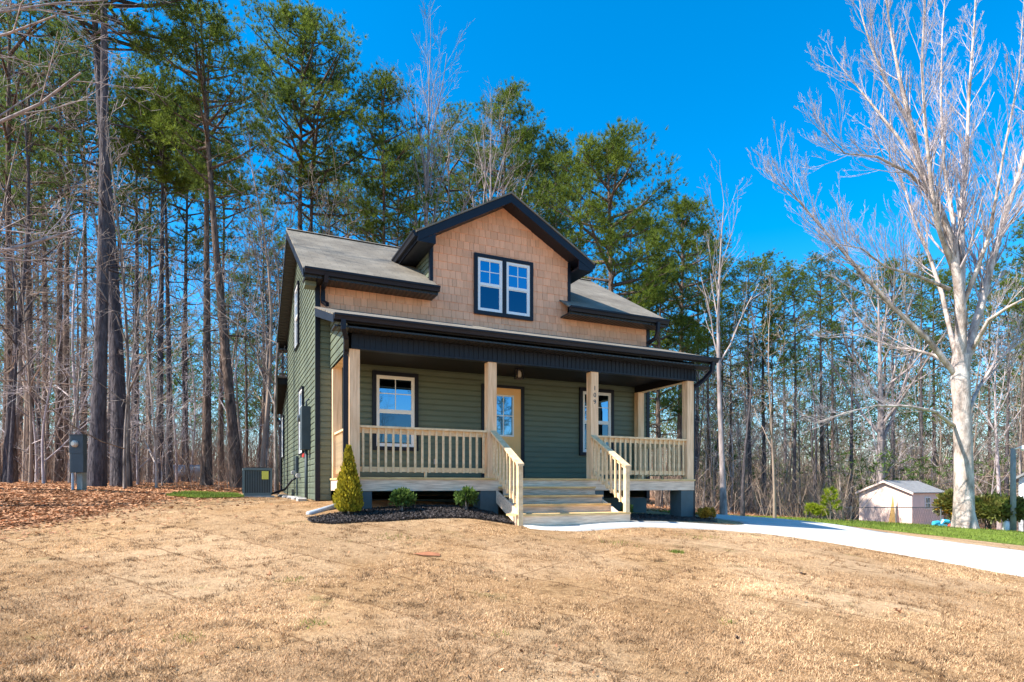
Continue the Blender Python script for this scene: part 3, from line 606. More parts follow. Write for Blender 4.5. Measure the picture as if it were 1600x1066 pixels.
# grass blades
def blades(name, x, y, h, wd, m, off=.02, lean=.8):
    n = len(x); z = H(x, y)+off; a = RNG.uniform(0, 6.283, n); hh = h*RNG.uniform(.5, 1.4, n); ww = wd*RNG.uniform(.6, 1.4, n); l = RNG.uniform(.1, lean, n)
    b = a+RNG.uniform(1.2, 1.9, n); c = np.c_[x, y, z]; s = np.c_[np.cos(b), np.sin(b), np.zeros(n)]*(ww/2)[:, None]
    t = c+np.c_[np.cos(a)*l*hh*1.6, np.sin(a)*l*hh*1.6, hh]
    o = arr_mesh(name, np.stack([c-s, c+s, t], 1), 3, m); o['kind'] = 'stuff'; return o
n = 620000; D = 3.4*np.exp(RNG.random(n)*math.log(16/3.4)); X = (RNG.uniform(-40, 1640, n)-CX)/F*D
DR_IN = [(a, b) for a, b in wig([tuple(p) for p in DRIVE], .25, .16, 12)]
k = inside(LAWN, X, D) & ~inside(DR_IN, X, D) & ~inside(MULCH, X, D) & ~inside(UNDER, X, D) & ~inside(M2, X, D) & ~inside(CL, X, D)
hu = (X-OX)*cT+(D-OY)*sT; hv = -(X-OX)*sT+(D-OY)*cT; k &= ~((hu > -.3) & (hv > 0)); X, D = X[k], D[k]
cl_ = np.array([mnoise.noise(Vector((a*.9, b*.9, 1.0)))+.6*mnoise.noise(Vector((a*3, b*3, 5.0))) for a, b in zip(X[::1], D[::1])]); k = cl_+RNG.uniform(-.55, .35, len(X)) > -.35; X, D = X[k], D[k]
blades('dry_grass', X, D, .021, .0048, M['blade'], .018, 1.3)
x, y = scatter_poly(GREEN, 90000); k = (y > 12) & (x < .9*y+2); blades('green_grass_blades', x[k], y[k], .07, .02, M['blade_g'], .02)
x, y = scatter_poly(MOSS, 9000); blades('green_grass_blades', x, y, .05, .015, M['blade_g'], .04)
gp = []
for (cx_, cy_, r, n) in ((2.37, 8.72, .09, 350), (-1.6, 4.9, .12, 90), (-2.4, 4.5, .12, 60), (1.7, 9.3, .3, 120), (-2.3, 6.3, .15, 60), (-1.7, 8.9, .3, 90), (1.9, 5.3, .1, 30), (-.1, 4.7, .09, 30), (3.2, 10.3, .4, 120)):
    gp.append(np.c_[RNG.normal(cx_, r*.6, n), RNG.normal(cy_, r*.5, n)])
gp = np.concatenate(gp); blades('green_tufts', gp[:, 0], gp[:, 1], .035, .007, M['blade_g'], .02)

n = 2600; D = 3.5*np.exp(RNG.random(n)*math.log(16/3.5)); X = (RNG.uniform(-40, 1640, n)-CX)/F*D; k = inside(LAWN, X, D) & ~inside(DR_IN, X, D) & ~inside(MULCH, X, D)
hu = (X-OX)*cT+(D-OY)*sT; hv = -(X-OX)*sT+(D-OY)*cT; k &= ~((hu > -.3) & (hv > -.2)); X, D = X[k], D[k]
tx = np.repeat(X, 26)+RNG.normal(0, .035, len(X)*26)*np.repeat(RNG.uniform(.5, 1.8, len(X)), 26); ty_ = np.repeat(D, 26)+RNG.normal(0, .035, len(X)*26)
M['thatch'] = mat('brown_thatch', (.30, .18, .09), .95, .3, .8, col2=(.12, .075, .045), island=.5, spec=.1)
blades('thatch_tufts', tx, ty_, .032, .006, M['thatch'], .02, 1.2)
n = 420; D = 3.6*np.exp(RNG.random(n)*math.log(15/3.6)); X = (RNG.uniform(-40, 1640, n)-CX)/F*D; k = inside(LAWN, X, D) & ~inside(DRIVE, X, D) & ~inside(MULCH, X, D)
hu = (X-OX)*cT+(D-OY)*sT; hv = -(X-OX)*sT+(D-OY)*cT; k &= ~((hu > -.3) & (hv > -.2)); o = leaves('leaf_scraps', X[k], D[k], .022, M['litter'], .035, .5); o['kind'] = 'stuff'

# ------------------------------------------------------------------ vegetation generators
def grow(mb, p, d, L, r, lev, maxl, q):
    """q: dict(up, wob, kids, ang, lr, n)"""
    ns = max(3, int(5-lev*.7)); pts = [p]; rad = [r]; cur = Vector(p); dd = Vector(d).normalized(); end = .35 if lev < maxl else .12
    for k in range(ns):
        dd = (dd+Vector((random.uniform(-1, 1), random.uniform(-1, 1), random.uniform(-1, 1)))*q['wob']+Vector((0, 0, q['up']))).normalized()
        cur = cur+dd*(L/ns); pts.append(cur.copy()); rad.append(max(q.get('rm', .0045), r*(1-(1-end)*(k+1)/ns)))
    mb.tube(pts, rad, (8, 6, 4, 3, 3, 3)[lev], cap=False)
    if lev >= maxl: return
    nk = q['kids'][min(lev, len(q['kids'])-1)]
    for i in range(nk):
        t = q.get('t0', .25)+(1-q.get('t0', .25))*(i+random.random())/nk; f = t*ns; k = min(ns-1, int(f)); pp = pts[k].lerp(pts[k+1], f-k); base = (pts[k+1]-pts[k]).normalized()
        ax = base.cross(Vector((random.uniform(-1, 1), random.uniform(-1, 1), random.uniform(-1, 1)))).normalized(); an = math.radians(random.uniform(*q['ang']))
        nd = base*math.cos(an)+ax*math.sin(an); rl = L*random.uniform(*q['lr'])*(1.15-.55*t); rr = max(.005, (rad[k]*(1-(f-k))+rad[k+1]*(f-k))*random.uniform(.45, .65))
        grow(mb, pp, nd, rl, rr, lev+1, maxl, q)
def trunk_tube(mb, h, r, lean=(0, 0), wob=.15, n=10, k=9, flare=1.35, top=.25):
    pts = []; rad = []
    a, b = random.uniform(0, 6), random.uniform(0, 6)
    for i in range(k):
        t = i/(k-1); pts.append(Vector((lean[0]*t+wob*math.sin(a+3.1*t)*t, lean[1]*t+wob*math.sin(b+2.7*t)*t, h*t-(.3 if i == 0 else 0)))); rad.append(r*(1-(1-top)*t)*(flare if i == 0 else 1))
    mb.tube(pts, rad, n, cap=False); return pts, rad
def on(pts, rad, t):
    f = t*(len(pts)-1); k = min(len(pts)-2, int(f)); return pts[k].lerp(pts[k+1], f-k), rad[k]*(1-f+k)+rad[k+1]*(f-k)
def tufts(C, Dv, n, ln, wd, spread=.9):
    C = np.asarray(C); Dv = np.asarray(Dv); k = len(C); c = np.repeat(C, n, 0); d = np.repeat(Dv, n, 0)+RNG.normal(0, spread, (k*n, 3)); d /= np.linalg.norm(d, axis=1)[:, None]
    s = np.cross(d, RNG.normal(0, 1, (k*n, 3))); s /= np.linalg.norm(s, axis=1)[:, None]; l = ln*RNG.uniform(.6, 1.2, (k*n, 1)); s *= wd/2
    return np.stack([c+d*l*.08-s, c+d*l*.08+s, c+d*l], 1).reshape(-1, 3)
def pine(name, h, r, c0, cw, nb=46, lean=(0, 0), m='bark', mn='needle', label='', group=None, loc=(0, 0, 0), rz=0, pads=5, shape=1.0, stubs=10, dens=1.0):
    """c0: crown start fraction; cw: crown radius"""
    root = empty(name, loc, label, 'tree', group, rz); mb = MB(); pts, rad = trunk_tube(mb, h*.98, r, lean, .2, top=.12)
    for i in range(stubs):
        t = random.uniform(.3, c0); p, rr = on(pts, rad, t); a = random.uniform(0, 6.283); L = random.uniform(.4, 1.6); mb.tube([p, p+Vector((math.cos(a)*L*.6, math.sin(a)*L*.6, .05*L)), p+Vector((math.cos(a)*L, math.sin(a)*L, random.uniform(-.2, .3)*L))], [.035, .02, .008], 4, cap=False)
    C = []; Dd = []
    for i in range(nb):
        s = (i+random.random())/nb; t = c0+(1-c0)*s; p, rr = on(pts, rad, min(t, .985)); a = i*2.4+random.uniform(-.5, .5)
        env = cw*(max(.05, math.sin(math.pi*min(.98, (.16+.80*s)))))**.7*random.choice((.5, .75, .95, 1.0, 1.1, 1.25))
        if shape < 1: env *= (1-s*(1-shape))
        rise = random.uniform(.15, .45)+.55*s; d = Vector((math.cos(a), math.sin(a), rise*.6)).normalized(); e = p+d*env+Vector((0, 0, env*.12))
        mid = p.lerp(e, .5)+Vector((random.uniform(-.1, .1), random.uniform(-.1, .1), -.06*env)); br = [p, mid, e]
        mb.tube(br, [max(.02, .028*env), max(.014, .018*env), .008], 4, cap=False)
        for j in range(pads):
            tt = random.uniform(.38, 1.0); q = p.lerp(mid, tt*2) if tt < .5 else mid.lerp(e, tt*2-1); side = Vector((-d.y, d.x, 0))*random.uniform(-1, 1)*env*.34*(1.2-tt*.5)+Vector((0, 0, random.uniform(.0, .3)*env*.5))
            qe = q+side+d*random.uniform(.05, .3)*env; mb.tube([q, qe], [.012, .006], 3, cap=False)
            nt_ = int(random.randint(9, 15)*dens); cs = random.uniform(.13, .24)*(1+.06*cw)
            for _ in range(nt_):
                o_ = Vector((random.gauss(0, cs), random.gauss(0, cs), random.gauss(0, cs*.7))); f_ = random.random()
                C.append(tuple(q.lerp(qe, .6+.5*f_)+o_)); Dd.append(tuple((d*.2+o_.normalized()*.8+Vector((0, 0, .5)))))
    mb.build('trunk', M[m], root, smooth=True)
    V = tufts(C, Dd, 14, .24, .024, .6); arr_mesh('crown', V, 3, M[mn], root)
    return root
def bare(name, h, r, m, label, group=None, loc=(0, 0, 0), rz=0, c0=.35, q=None, maxl=4, leads=9, ang=(22, 50), lf=.42, lean=(0, 0), wob=.25):
    root = empty(name, loc, label, 'tree', group, rz); mt = MB(); pts, rad = trunk_tube(mt, h*.9, r, lean, wob, top=.1); q = q or dict(up=.10, wob=.13, kids=(5, 5, 4, 3), ang=(20, 48), lr=(.38, .62))
    mb = MB()
    for i in range(leads):
        t = c0+(.96-c0)*(i+random.random()*.8)/leads; p, rr = on(pts, rad, t); a = i*2.4+random.uniform(-.6, .6); an = math.radians(random.uniform(*ang)); d = Vector((math.cos(a)*math.sin(an), math.sin(a)*math.sin(an), math.cos(an)))
        grow(mb, p, d, h*lf*(1.15-.75*t)*random.uniform(.8, 1.15), rr*random.uniform(.45, .7), 1, maxl, q)
    grow(mb, pts[-1], Vector((0, 0, 1)), h*.12, rad[-1], 2, maxl, q)
    mt.build('trunk', M[m], root, smooth=True); mb.build('crown', M[m], root, smooth=True)
    return root

# ------------------------------------------------------------------ individual trees of the photo
def ptree(px, D, ytop, **k):
    p = gx(px, D); h = CAMZ+(HY-ytop)/F*D-p.z-(.22*k['cw'] if ytop > -100 else 0); return pine('pine_tree', h, k.pop('r', .2), loc=p, **k)
def pxm(D): return D/F
ptree(150, 17.6, -330, r=.205, c0=.66, cw=2.9, lean=(.45, 0), m='barkd', label='thick dark pine trunk rising out of the picture beside the grey meter box', nb=40)
ptree(190, 18.6, -260, r=.235, c0=.68, cw=2.8, lean=(-.95, .2), m='barkd', mn='needle2', label='thickest dark pine trunk with flared foot, just right of the one by the meter box', nb=40)
ptree(372, 22, -25, r=.21, c0=.60, cw=2.3, lean=(-1.55, .3), label='tall pine leaning left, nearest the air conditioner', nb=34, dens=.7)
ptree(322, 24, 5, r=.19, c0=.62, cw=1.9, lean=(.25, 0), mn='needle2', label='straight pine whose crown joins the leaning pine near the air conditioner', nb=30, dens=.6)
ptree(250, 27, 112, r=.17, c0=.74, cw=2.4, lean=(-.1, 0), m='barkd', label='pine with dense rounded green crown at the upper left', nb=46, dens=1.3)
ptree(264, 28, 150, r=.15, c0=.80, cw=1.5, m='barkd', label='thinner twin trunk just right of the dense rounded pine', nb=20)
ptree(469, 30, 0, r=.22, c0=.60, cw=2.7, lean=(.1, 0), label='tallest full green pine directly above the left end of the house roof', nb=58, dens=1.35)
ptree(484, 31, 60, r=.19, c0=.58, cw=3.4, lean=(.15, 0), mn='needle2', label='pine trunk paired with the tallest pine behind the left roof', nb=26)
ptree(597, 30, 105, r=.16, c0=.58, cw=2.1, label='slim pine with layered crown left of the pale bare tree behind the roof', nb=40)
ptree(622, 35, 205, r=.14, c0=.55, cw=2.3, mn='needle2', label='short dark pine between the slim pine and the pale bare tree', nb=34)
ptree(705, 37, 150, r=.15, c0=.55, cw=2.3, label='hazy pine just right of the pale bare tree', nb=30, dens=.7)
ptree(785, 33, 115, r=.18, c0=.56, cw=2.2, label='pointed pine above the peak of the shingled gable', nb=42, dens=1.0)
ptree(828, 36, 180, r=.15, c0=.5, cw=1.9, mn='needle2', label='narrow bluish pine right of the pointed pine over the gable', nb=36)
ptree(872, 35, 198, r=.15, c0=.48, cw=1.6, label='narrow pine left of the broadest pine behind the roof', nb=42)
ptree(950, 27, 192, r=.24, c0=.44, cw=2.75, lean=(.1, 0), label='broad spreading bright green pine behind the right side of the roof', nb=54, dens=1.5)
ptree(1062, 32, 292, r=.19, c0=.45, cw=2.2, label='bushy dark pine right of the broad spreading pine', nb=44, dens=1.2)
ptree(1010, 38, 330, r=.15, c0=.4, cw=2.6, mn='needle2', label='low dark pine filling the gap between the two bushy pines', nb=36)
ptree(1030, 30, 400, r=.17, c0=.35, cw=2.0, label='pine trunk standing just beyond the right end of the roof', nb=30, mn='needle2')
bare('bare_tree', 24.6-1.2, .20, 'dull', 'tall leafless tree with fan of upright branches above the roof', loc=gx(664, 31), c0=.5, leads=16, ang=(12, 34), lf=.34)
bare('bare_tree', 19.5, .17, 'dull', 'leafless grey tree just left of the shingled gable peak', loc=gx(748, 30), c0=.45, leads=12, ang=(15, 38), lf=.36, lean=(.5, 0))
bare('bare_tree', 12.6, .12, 'dull', 'slender greyish trunk standing just right of the porch', loc=gx(1131, 22), c0=.45, leads=9, ang=(15, 38), lf=.30, lean=(-.1, 0), q=dict(up=.12, wob=.14, kids=(4, 4, 3, 2), ang=(18, 42), lr=(.38, .6), rm=.0035))
bare('bare_tree', 17.3, .30, 'dull', 'spreading leafless tree behind the pink shed', loc=gx(1376, 40), c0=.30, leads=13, ang=(28, 60), lf=.45, lean=(-.1, 0))
bare('bare_tree', 13.5, .12, 'lilac', 'leafless sapling trunk right of the big pale tree', loc=gx(1562, 36), c0=.4, leads=10)
# big pale tree, limbs laid out from the photo and given their own depth
D0 = 26.0; base = gx(1508, D0); big = empty('bare_tree', base, 'huge pale leafless tree with thick trunk towering over the right side', 'tree')
def bp(px, py, dd=0): return at(px, py, D0+dd)-base
mt = MB(); tp = [bp(1508, 834), bp(1507, 822), bp(1506, 800), bp(1506, 760), bp(1505, 700), bp(1503, 640), bp(1500, 585), bp(1501, 555)]; mt.tube(tp, [.60, .49, .39, .36, .34, .33, .35, .30], 18, cap=False)
LIMBS = [
 ([(1500, 575), (1502, 500), (1497, 440), (1488, 380), (1465, 320), (1440, 270), (1425, 200), (1405, 120), (1390, 40), (1380, -40)], .27, -1.5),
 ([(1507, 575), (1520, 520), (1535, 470), (1552, 400), (1570, 340), (1590, 280), (1612, 200), (1635, 90), (1650, -40)], .23, 1.5),
 ([(1501, 500), (1503, 400), (1501, 330), (1510, 250), (1514, 150), (1522, 40), (1528, -80)], .19, 2.5),
 ([(1497, 440), (1480, 395), (1466, 355), (1455, 290), (1446, 200), (1440, 100), (1446, -10), (1450, -90)], .15, -3),
 ([(1492, 585), (1450, 530), (1395, 480), (1345, 425), (1310, 385), (1270, 340), (1236, 300), (1222, 285)], .15, -1.5),
 ([(1490, 575), (1462, 556), (1430, 547), (1400, 543), (1350, 526), (1318, 520)], .10, 3),
 ([(1490, 665), (1460, 643), (1420, 635), (1370, 634), (1320, 645), (1262, 666)], .095, -3.5),
 ([(1484, 452), (1430, 430), (1385, 418), (1345, 388), (1300, 380)], .09, -4),
 ([(1512, 645), (1530, 605), (1556, 565), (1600, 530), (1640, 520)], .11, 2.5),
 ([(1520, 545), (1545, 500), (1575, 480), (1610, 462), (1660, 450)], .11, -3),
 ([(1494, 560), (1472, 460), (1452, 400), (1430, 350), (1412, 290), (1390, 240), (1360, 200)], .12, 3.5),
 ([(1503, 480), (1525, 425), (1545, 370), (1556, 310), (1570, 230), (1592, 120), (1600, 0)], .12, -2.5),
 ([(1497, 430), (1490, 350), (1475, 260), (1470, 160), (1472, 60), (1480, -60)], .13, 4),
 ([(1460, 310), (1420, 270), (1370, 245), (1320, 240), (1285, 205)], .09, -3),
 ([(1440, 270), (1400, 210), (1360, 160), (1335, 130), (1310, 100)], .09, 1),
 ([(1425, 200), (1385, 130), (1360, 70), (1345, 20), (1340, -40)], .085, -1),
]
mb = MB(); q = dict(up=.16, wob=.12, kids=(6, 5, 4, 3), ang=(14, 36), lr=(.38, .62), t0=.15)
for pl, r0, dd in LIMBS:
    n = len(pl); pts = [bp(x, y, dd*(i/(n-1))**.8) for i, (x, y) in enumerate(pl)]; rad = [max(.012, r0*.86*(1-.93*i/(n-1))) for i in range(n)]; mt.tube(pts, rad, 8, cap=False)
    tot = sum((pts[i+1]-pts[i]).length for i in range(n-1)); nk = int(tot/.36)
    for i in range(nk):
        t = .22+.78*(i+random.random())/nk; p, rr = on(pts, rad, t); f = min(n-2, int(t*(n-1))); b = (pts[f+1]-pts[f]).normalized(); ax = b.cross(Vector((random.uniform(-1, 1), random.uniform(-1, 1), random.uniform(-1, 1)))).normalized(); an = math.radians(random.uniform(18, 48))
        grow(mb, p, b*math.cos(an)+ax*math.sin(an)+Vector((0, 0, .15)), random.uniform(1.2, 3.0)*(1.1-.45*t), max(.010, rr*.36), 2, 5, dict(q, kids=(5, 5, 4, 4, 3), rm=.0035))
mt.build('trunk', M['pale'], big, smooth=True); mb.build('crown', M['lilac'], big, smooth=True)
# leafless tree at the left edge whose limbs sweep into the picture
tl = empty('bare_tree', (-14.2, 13.6, h1(-14.2, 13.6)), 'leafless tree at the left edge sweeping long pale limbs across the woods', 'tree')
mt = MB(); pts, rad = trunk_tube(mt, 15, .2, (.3, 0), .3, top=.15); mb = MB()
q2 = dict(up=.02, wob=.17, kids=(6, 5, 4), ang=(22, 55), lr=(.4, .65))
for t, d, L in ((.30, (1, .2, .35), 4.2), (.36, (1, -.2, .15), 3.6), (.5, (1, .3, .35), 4.8), (.6, (.9, -.3, .3), 4.6), (.68, (1, .2, .25), 4.8), (.76, (.9, .5, .4), 4.4), (.83, (.8, -.3, .6), 4.5), (.9, (.6, .2, .8), 4), (.95, (1, 0, .5), 4), (.55, (-.5, .8, .4), 4), (.8, (-.8, -.3, .5), 4)):
    p, rr = on(pts, rad, t); grow(mb, p, Vector(d), L, rr*.5, 1, 4, q2)
mt.build('trunk', M['dull'], tl, smooth=True); mb.build('crown', M['dull'], tl, smooth=True)

# ------------------------------------------------------------------ repeats: woods on both sides
GP = 'pines standing deep in the woods'; GB = 'thin leafless trees of the woods'
protoP = []; protoB = []
for i, (h, r, c0, cw, mn) in enumerate(((20, .17, .62, 1.9, 'needle'), (22, .19, .66, 2.2, 'needle2'), (18, .15, .55, 1.7, 'needle'), (21, .16, .5, 2.0, 'needle2'))):
    protoP.append((pine('pine_tree', h, r, c0, cw, nb=34, m='bark' if i % 2 else 'barkd', mn=mn, group=GP, label='x', loc=(0, 0, -100), dens=.62), h))
for i, (h, r, m, c0, an) in enumerate(((10, .055, 'greyb', .25, (25, 60)), (12, .08, 'greyb', .35, (20, 50)), (8, .04, 'brush', .15, (30, 75)), (13, .10, 'barkd', .4, (20, 55)), (7, .03, 'lilac', .12, (30, 80)), (11, .065, 'brush', .3, (20, 60)))):
    protoB.append((bare('thin_tree', h, r, m, 'x', group=GB, loc=(0, 0, -100), c0=c0, leads=11, ang=an, lf=.30, maxl=4, wob=.6, q=dict(up=.05, wob=.24, kids=(4, 4, 3, 2), ang=(22, 65), lr=(.4, .7))), h))
protoW = []
for i, (h, m) in enumerate(((6.5, 'pale'), (5.2, 'lilac'), (7.5, 'greyb'))):
    protoW.append((bare('young_tree', h, .04, m, 'x', group='wiry young trees at the edge of the woods', loc=(0, 0, -100), c0=.12, leads=8, ang=(40, 90), lf=.46, maxl=4, wob=.5, q=dict(up=.04, wob=.26, kids=(4, 4, 3, 2), ang=(25, 65), lr=(.4, .7), rm=.004)), h))
used = {}
def put(pr, k, px, D, h, label, group, jitter=True):
    root, h0 = pr[k]; p = gx(px, D); s = h/h0; rz = random.uniform(0, 6.283)
    if root.name not in used:
        used[root.name] = 1; root.location = p; root.rotation_euler = (0, 0, rz); root.scale = (s, s, s); root['label'] = label; root['group'] = group; return root
    return copy_tree(root, p, rz, s, label, None, group)
LPL = 'tall pine in the crowded woods left of the house'; LPR = 'tall pine in the woods beyond the driveway'; LPC = 'pine showing above the house roof among others'
LBL = 'thin leafless tree in the tangle of woods left of the house'; LBR = 'thin leafless tree in the tangle of woods right of the house'
rnd = random.Random(11)
for (px, D, yt) in ((18, 21, -120), (48, 24, -40), (92, 26, 10), (104, 31, 60), (70, 34, 90), (-30, 26, 0), (130, 36, 120), (212, 33, 150), (232, 40, 160), (290, 38, 170), (345, 42, 230), (415, 48, 330), (440, 38, 380), (8, 33, 90), (30, 42, 200), (180, 42, 300), (360, 58, 400), (60, 52, 330), (120, 55, 380), (205, 60, 420), (-60, 38, 60), (385, 33, 430)):
    put(protoP, rnd.randrange(4), px, D, CAMZ+(HY-yt)/F*D-1.6, LPL, 'pines in the woods left of the house')
for (px, D, yt) in ((512, 40, 270), (545, 42, 240), (570, 38, 290), (650, 40, 220), (675, 44, 240), (730, 42, 200), (760, 38, 230), (800, 41, 210), (850, 43, 240), (905, 40, 240), (985, 42, 300)):
    put(protoP, rnd.randrange(4), px, D, CAMZ+(HY-yt)/F*D-1.3, LPC, 'pines behind the roof')
for (px, D, yt) in ((1088, 30, 350), (1108, 38, 380), (1172, 36, 400), (1195, 40, 385), (1240, 38, 400), (1285, 42, 375), (1330, 44, 400), (1395, 50, 380), (1440, 55, 375), (1490, 52, 390), (1548, 56, 380), (1572, 44, 400), (1620, 34, 300), (1600, 50, 370), (1640, 46, 350), (1130, 52, 400), (1228, 58, 410), (1300, 60, 405), (1380, 62, 400), (1460, 62, 400), (1140, 33, 470), (1205, 32, 480), (1510, 40, 440)):
    if 1080 < px < 1340: D = max(D, 39)
    put(protoP, rnd.randrange(4), px, D, CAMZ+(HY-yt)/F*D-.1, LPR, 'pines in the woods beyond the driveway')
for i in range(46):
    D = rnd.uniform(17.5, 46); px = rnd.uniform(-60, 455)
    if abs(px-385) < 45 and D < 20: continue
    put(protoB, rnd.randrange(6), px, D, rnd.uniform(7, 15), LBL, 'thin leafless trees left of the house')
for i in range(80):
    D = rnd.uniform(23, 58); px = rnd.uniform(1040, 1640) if i % 6 else rnd.uniform(1085, 1250)
    if 1330 < px < 1500 and D < 41: D += 16
    if px > 1255 and D < 31: D += 12
    if 1100 < px < 1345 and 26 < D < 38: D += 12
    put(protoB, rnd.randrange(6), px, D, rnd.uniform(7, 14), LBR, 'thin leafless trees right of the house')
for i in range(13):
    put(protoW, rnd.randrange(3), rnd.uniform(-40, 345), rnd.uniform(16.5, 23), rnd.uniform(4.5, 8), 'wiry young leafless tree at the front of the left woods', 'wiry young trees in the left woods')
for i in range(14):
    put(protoW, rnd.randrange(3), rnd.uniform(1095, 1560), rnd.uniform(38, 46), rnd.uniform(5, 9), 'wiry young leafless tree in the woods beyond the driveway', 'wiry young trees beyond the driveway')
copy_tree(protoB[5][0], (-15.4, 9.4, h1(-15.4, 9.4)), 1.0, 1.75, 'leafless tree past the left edge whose branch shadows fall on the roof', None, 'wiry young trees in the left woods').name = 'bare_tree'
for i in range(12):
    put(protoB, rnd.randrange(6), rnd.uniform(500, 1000), rnd.uniform(28, 40), rnd.uniform(13, 17), 'leafless tree top rising behind the house roof', 'leafless trees behind the roof')

for i, (X, Y, k, h) in enumerate(((16, -14, 3, 13), (20, -19, 1, 14), (25, -12, 3, 15), (28, -20, 1, 14), (33, -15, 3, 13), (22, -26, 1, 15), (38, -22, 3, 14), (31, -30, 1, 14), (14, -24, 3, 14), (42, -14, 1, 14), (8, -26, 3, 13))):
    r = copy_tree(protoB[k][0], (X, Y, h1(X, Y)), i*1.3, h/protoB[k][1], 'leafless tree across the street, seen only as a reflection in the window glass', None, 'leafless trees across the street')
for i, (X, Y, k, h) in enumerate(((19, -30, 0, 17), (27, -27, 1, 17), (34, -26, 2, 16), (44, -24, 3, 17), (50, -16, 1, 16), (12, -34, 2, 17))):
    r = copy_tree(protoP[k][0], (X, Y, h1(X, Y)), i*1.3, h/protoP[k][1], 'pine across the street, seen only as a reflection in the window glass', None, 'pines across the street')
# undergrowth and the far side of the woods: masses nobody could count
def stems(n, D0_, D1_, px0, px1, h0, h1_, w0, lean=.35, excl=None):
    D = D0_+(D1_-D0_)*RNG.random(n); X = (RNG.uniform(px0, px1, n)-CX)/F*D
    z = H(X, D); 
    hh = RNG.uniform(h0, h1_, n); b = np.c_[X, D, z-.1]; t = b+np.c_[RNG.normal(0, lean, n)*hh, RNG.normal(0, lean, n)*hh, hh]; return b, t
def stem_mesh(b, t, w0, bend=.12):
    n = len(b); L = np.linalg.norm(t-b, axis=1)[:, None]; m = (b+t)/2+RNG.normal(0, bend, (n, 3))*L; out = []
    for (p, q_, wa, wb) in ((b, m, 1, .7), (m, t, .7, .15)):
        for k in range(2):
            a = RNG.uniform(0, 3.14, n) if k == 0 else a+1.57; s = np.c_[np.cos(a), np.sin(a), np.zeros(n)]*w0[:, None]/2
            out.append(np.stack([p-s*wa, p+s*wa, q_+s*wb, q_-s*wb], 1))
    return np.concatenate(out).reshape(-1, 3)
def twigs_on(b, t, k, ln):
    n = len(b); f = RNG.uniform(.15, 1, (n, k, 1)); p = (b[:, None]*(1-f)+t[:, None]*f).reshape(-1, 3); d = RNG.normal(0, 1, (n*k, 3)); d[:, 2] = np.abs(d[:, 2])*.8; d /= np.linalg.norm(d, axis=1)[:, None]
    return p, p+d*RNG.uniform(.3, 1, (n*k, 1))*ln
def mass(name, specs, m):
    V = []
    for (n, a, b_, x0, x1, h0, h1_, wd, k, ln) in specs:
        b, t = stems(n, a, b_, x0, x1, h0, h1_, wd); V.append(stem_mesh(b, t, wd*RNG.uniform(.5, 1.5, n)))
        if k: p, e = twigs_on(b, t, k, ln); V.append(stem_mesh(p, e, .35*wd*np.ones(len(p))*RNG.uniform(.5, 1.5, len(p))))
    o = arr_mesh(name, np.concatenate(V), 4, m); o['kind'] = 'stuff'; return o
mass('undergrowth', [(420, 19, 34, -80, 470, .5, 2.6, .018, 7, .7), (1000, 30, 60, -80, 480, 1.0, 4.5, .035, 8, 1.2), (1500, 50, 75, -120, 520, 2, 7, .06, 8, 1.4)], M['brush'])
mass('undergrowth', [(500, 26, 38, 1030, 1330, .6, 3.5, .025, 9, .9), (1500, 40, 62, 1030, 1680, 1.0, 5.5, .04, 9, 1.4), (1700, 55, 78, 1020, 1700, 2, 8, .06, 8, 1.5)], M['brush'])
mass('far_woods', [(1000, 62, 90, -120, 520, 3, 9, .09, 8, 2.0), (300, 60, 90, 480, 1050, 7, 15, .10, 10, 2.4), (1400, 64, 92, 1020, 1700, 5, 12, .09, 8, 2.2)], M['brush'])
# far pine crowns
n = 26000; D = RNG.uniform(60, 88, n); px = np.where(RNG.random(n) < .45, RNG.uniform(-120, 520, n), RNG.uniform(1000, 1700, n)); X = (px-CX)/F*D; z0 = H(X, D)
cl_ = np.array([mnoise.noise(Vector((a*.13, b*.13, 2.0))) for a, b in zip(X, D)]); zz = z0+RNG.uniform(5, 17, n)+cl_*6; k = (cl_+RNG.uniform(-.5, .2, n) > -.25); C = np.c_[X, D, zz][k]
V = tufts(C, np.tile([0, 0, .3], (len(C), 1)), 5, 1.1, .10, .9); o = arr_mesh('far_pine_foliage', V, 3, M['needle2']); o['kind'] = 'stuff'
# low evergreen shrub layer in the woods on the right
n = 3200; D = RNG.uniform(38, 60, n); px = RNG.uniform(1085, 1600, n); X = (px-CX)/F*D; cl_ = np.array([mnoise.noise(Vector((a*.25, b*.25, 9.0))) for a, b in zip(X, D)]); k = cl_ > .0; X, D = X[k], D[k]
C = np.c_[X, D, H(X, D)+RNG.uniform(.3, 4.6, len(X))]; V = tufts(C, np.tile([0, 0, .2], (len(C), 1)), 7, .5, .07, .9); o = arr_mesh('green_understorey', V, 3, M['leafg']); o['kind'] = 'stuff'

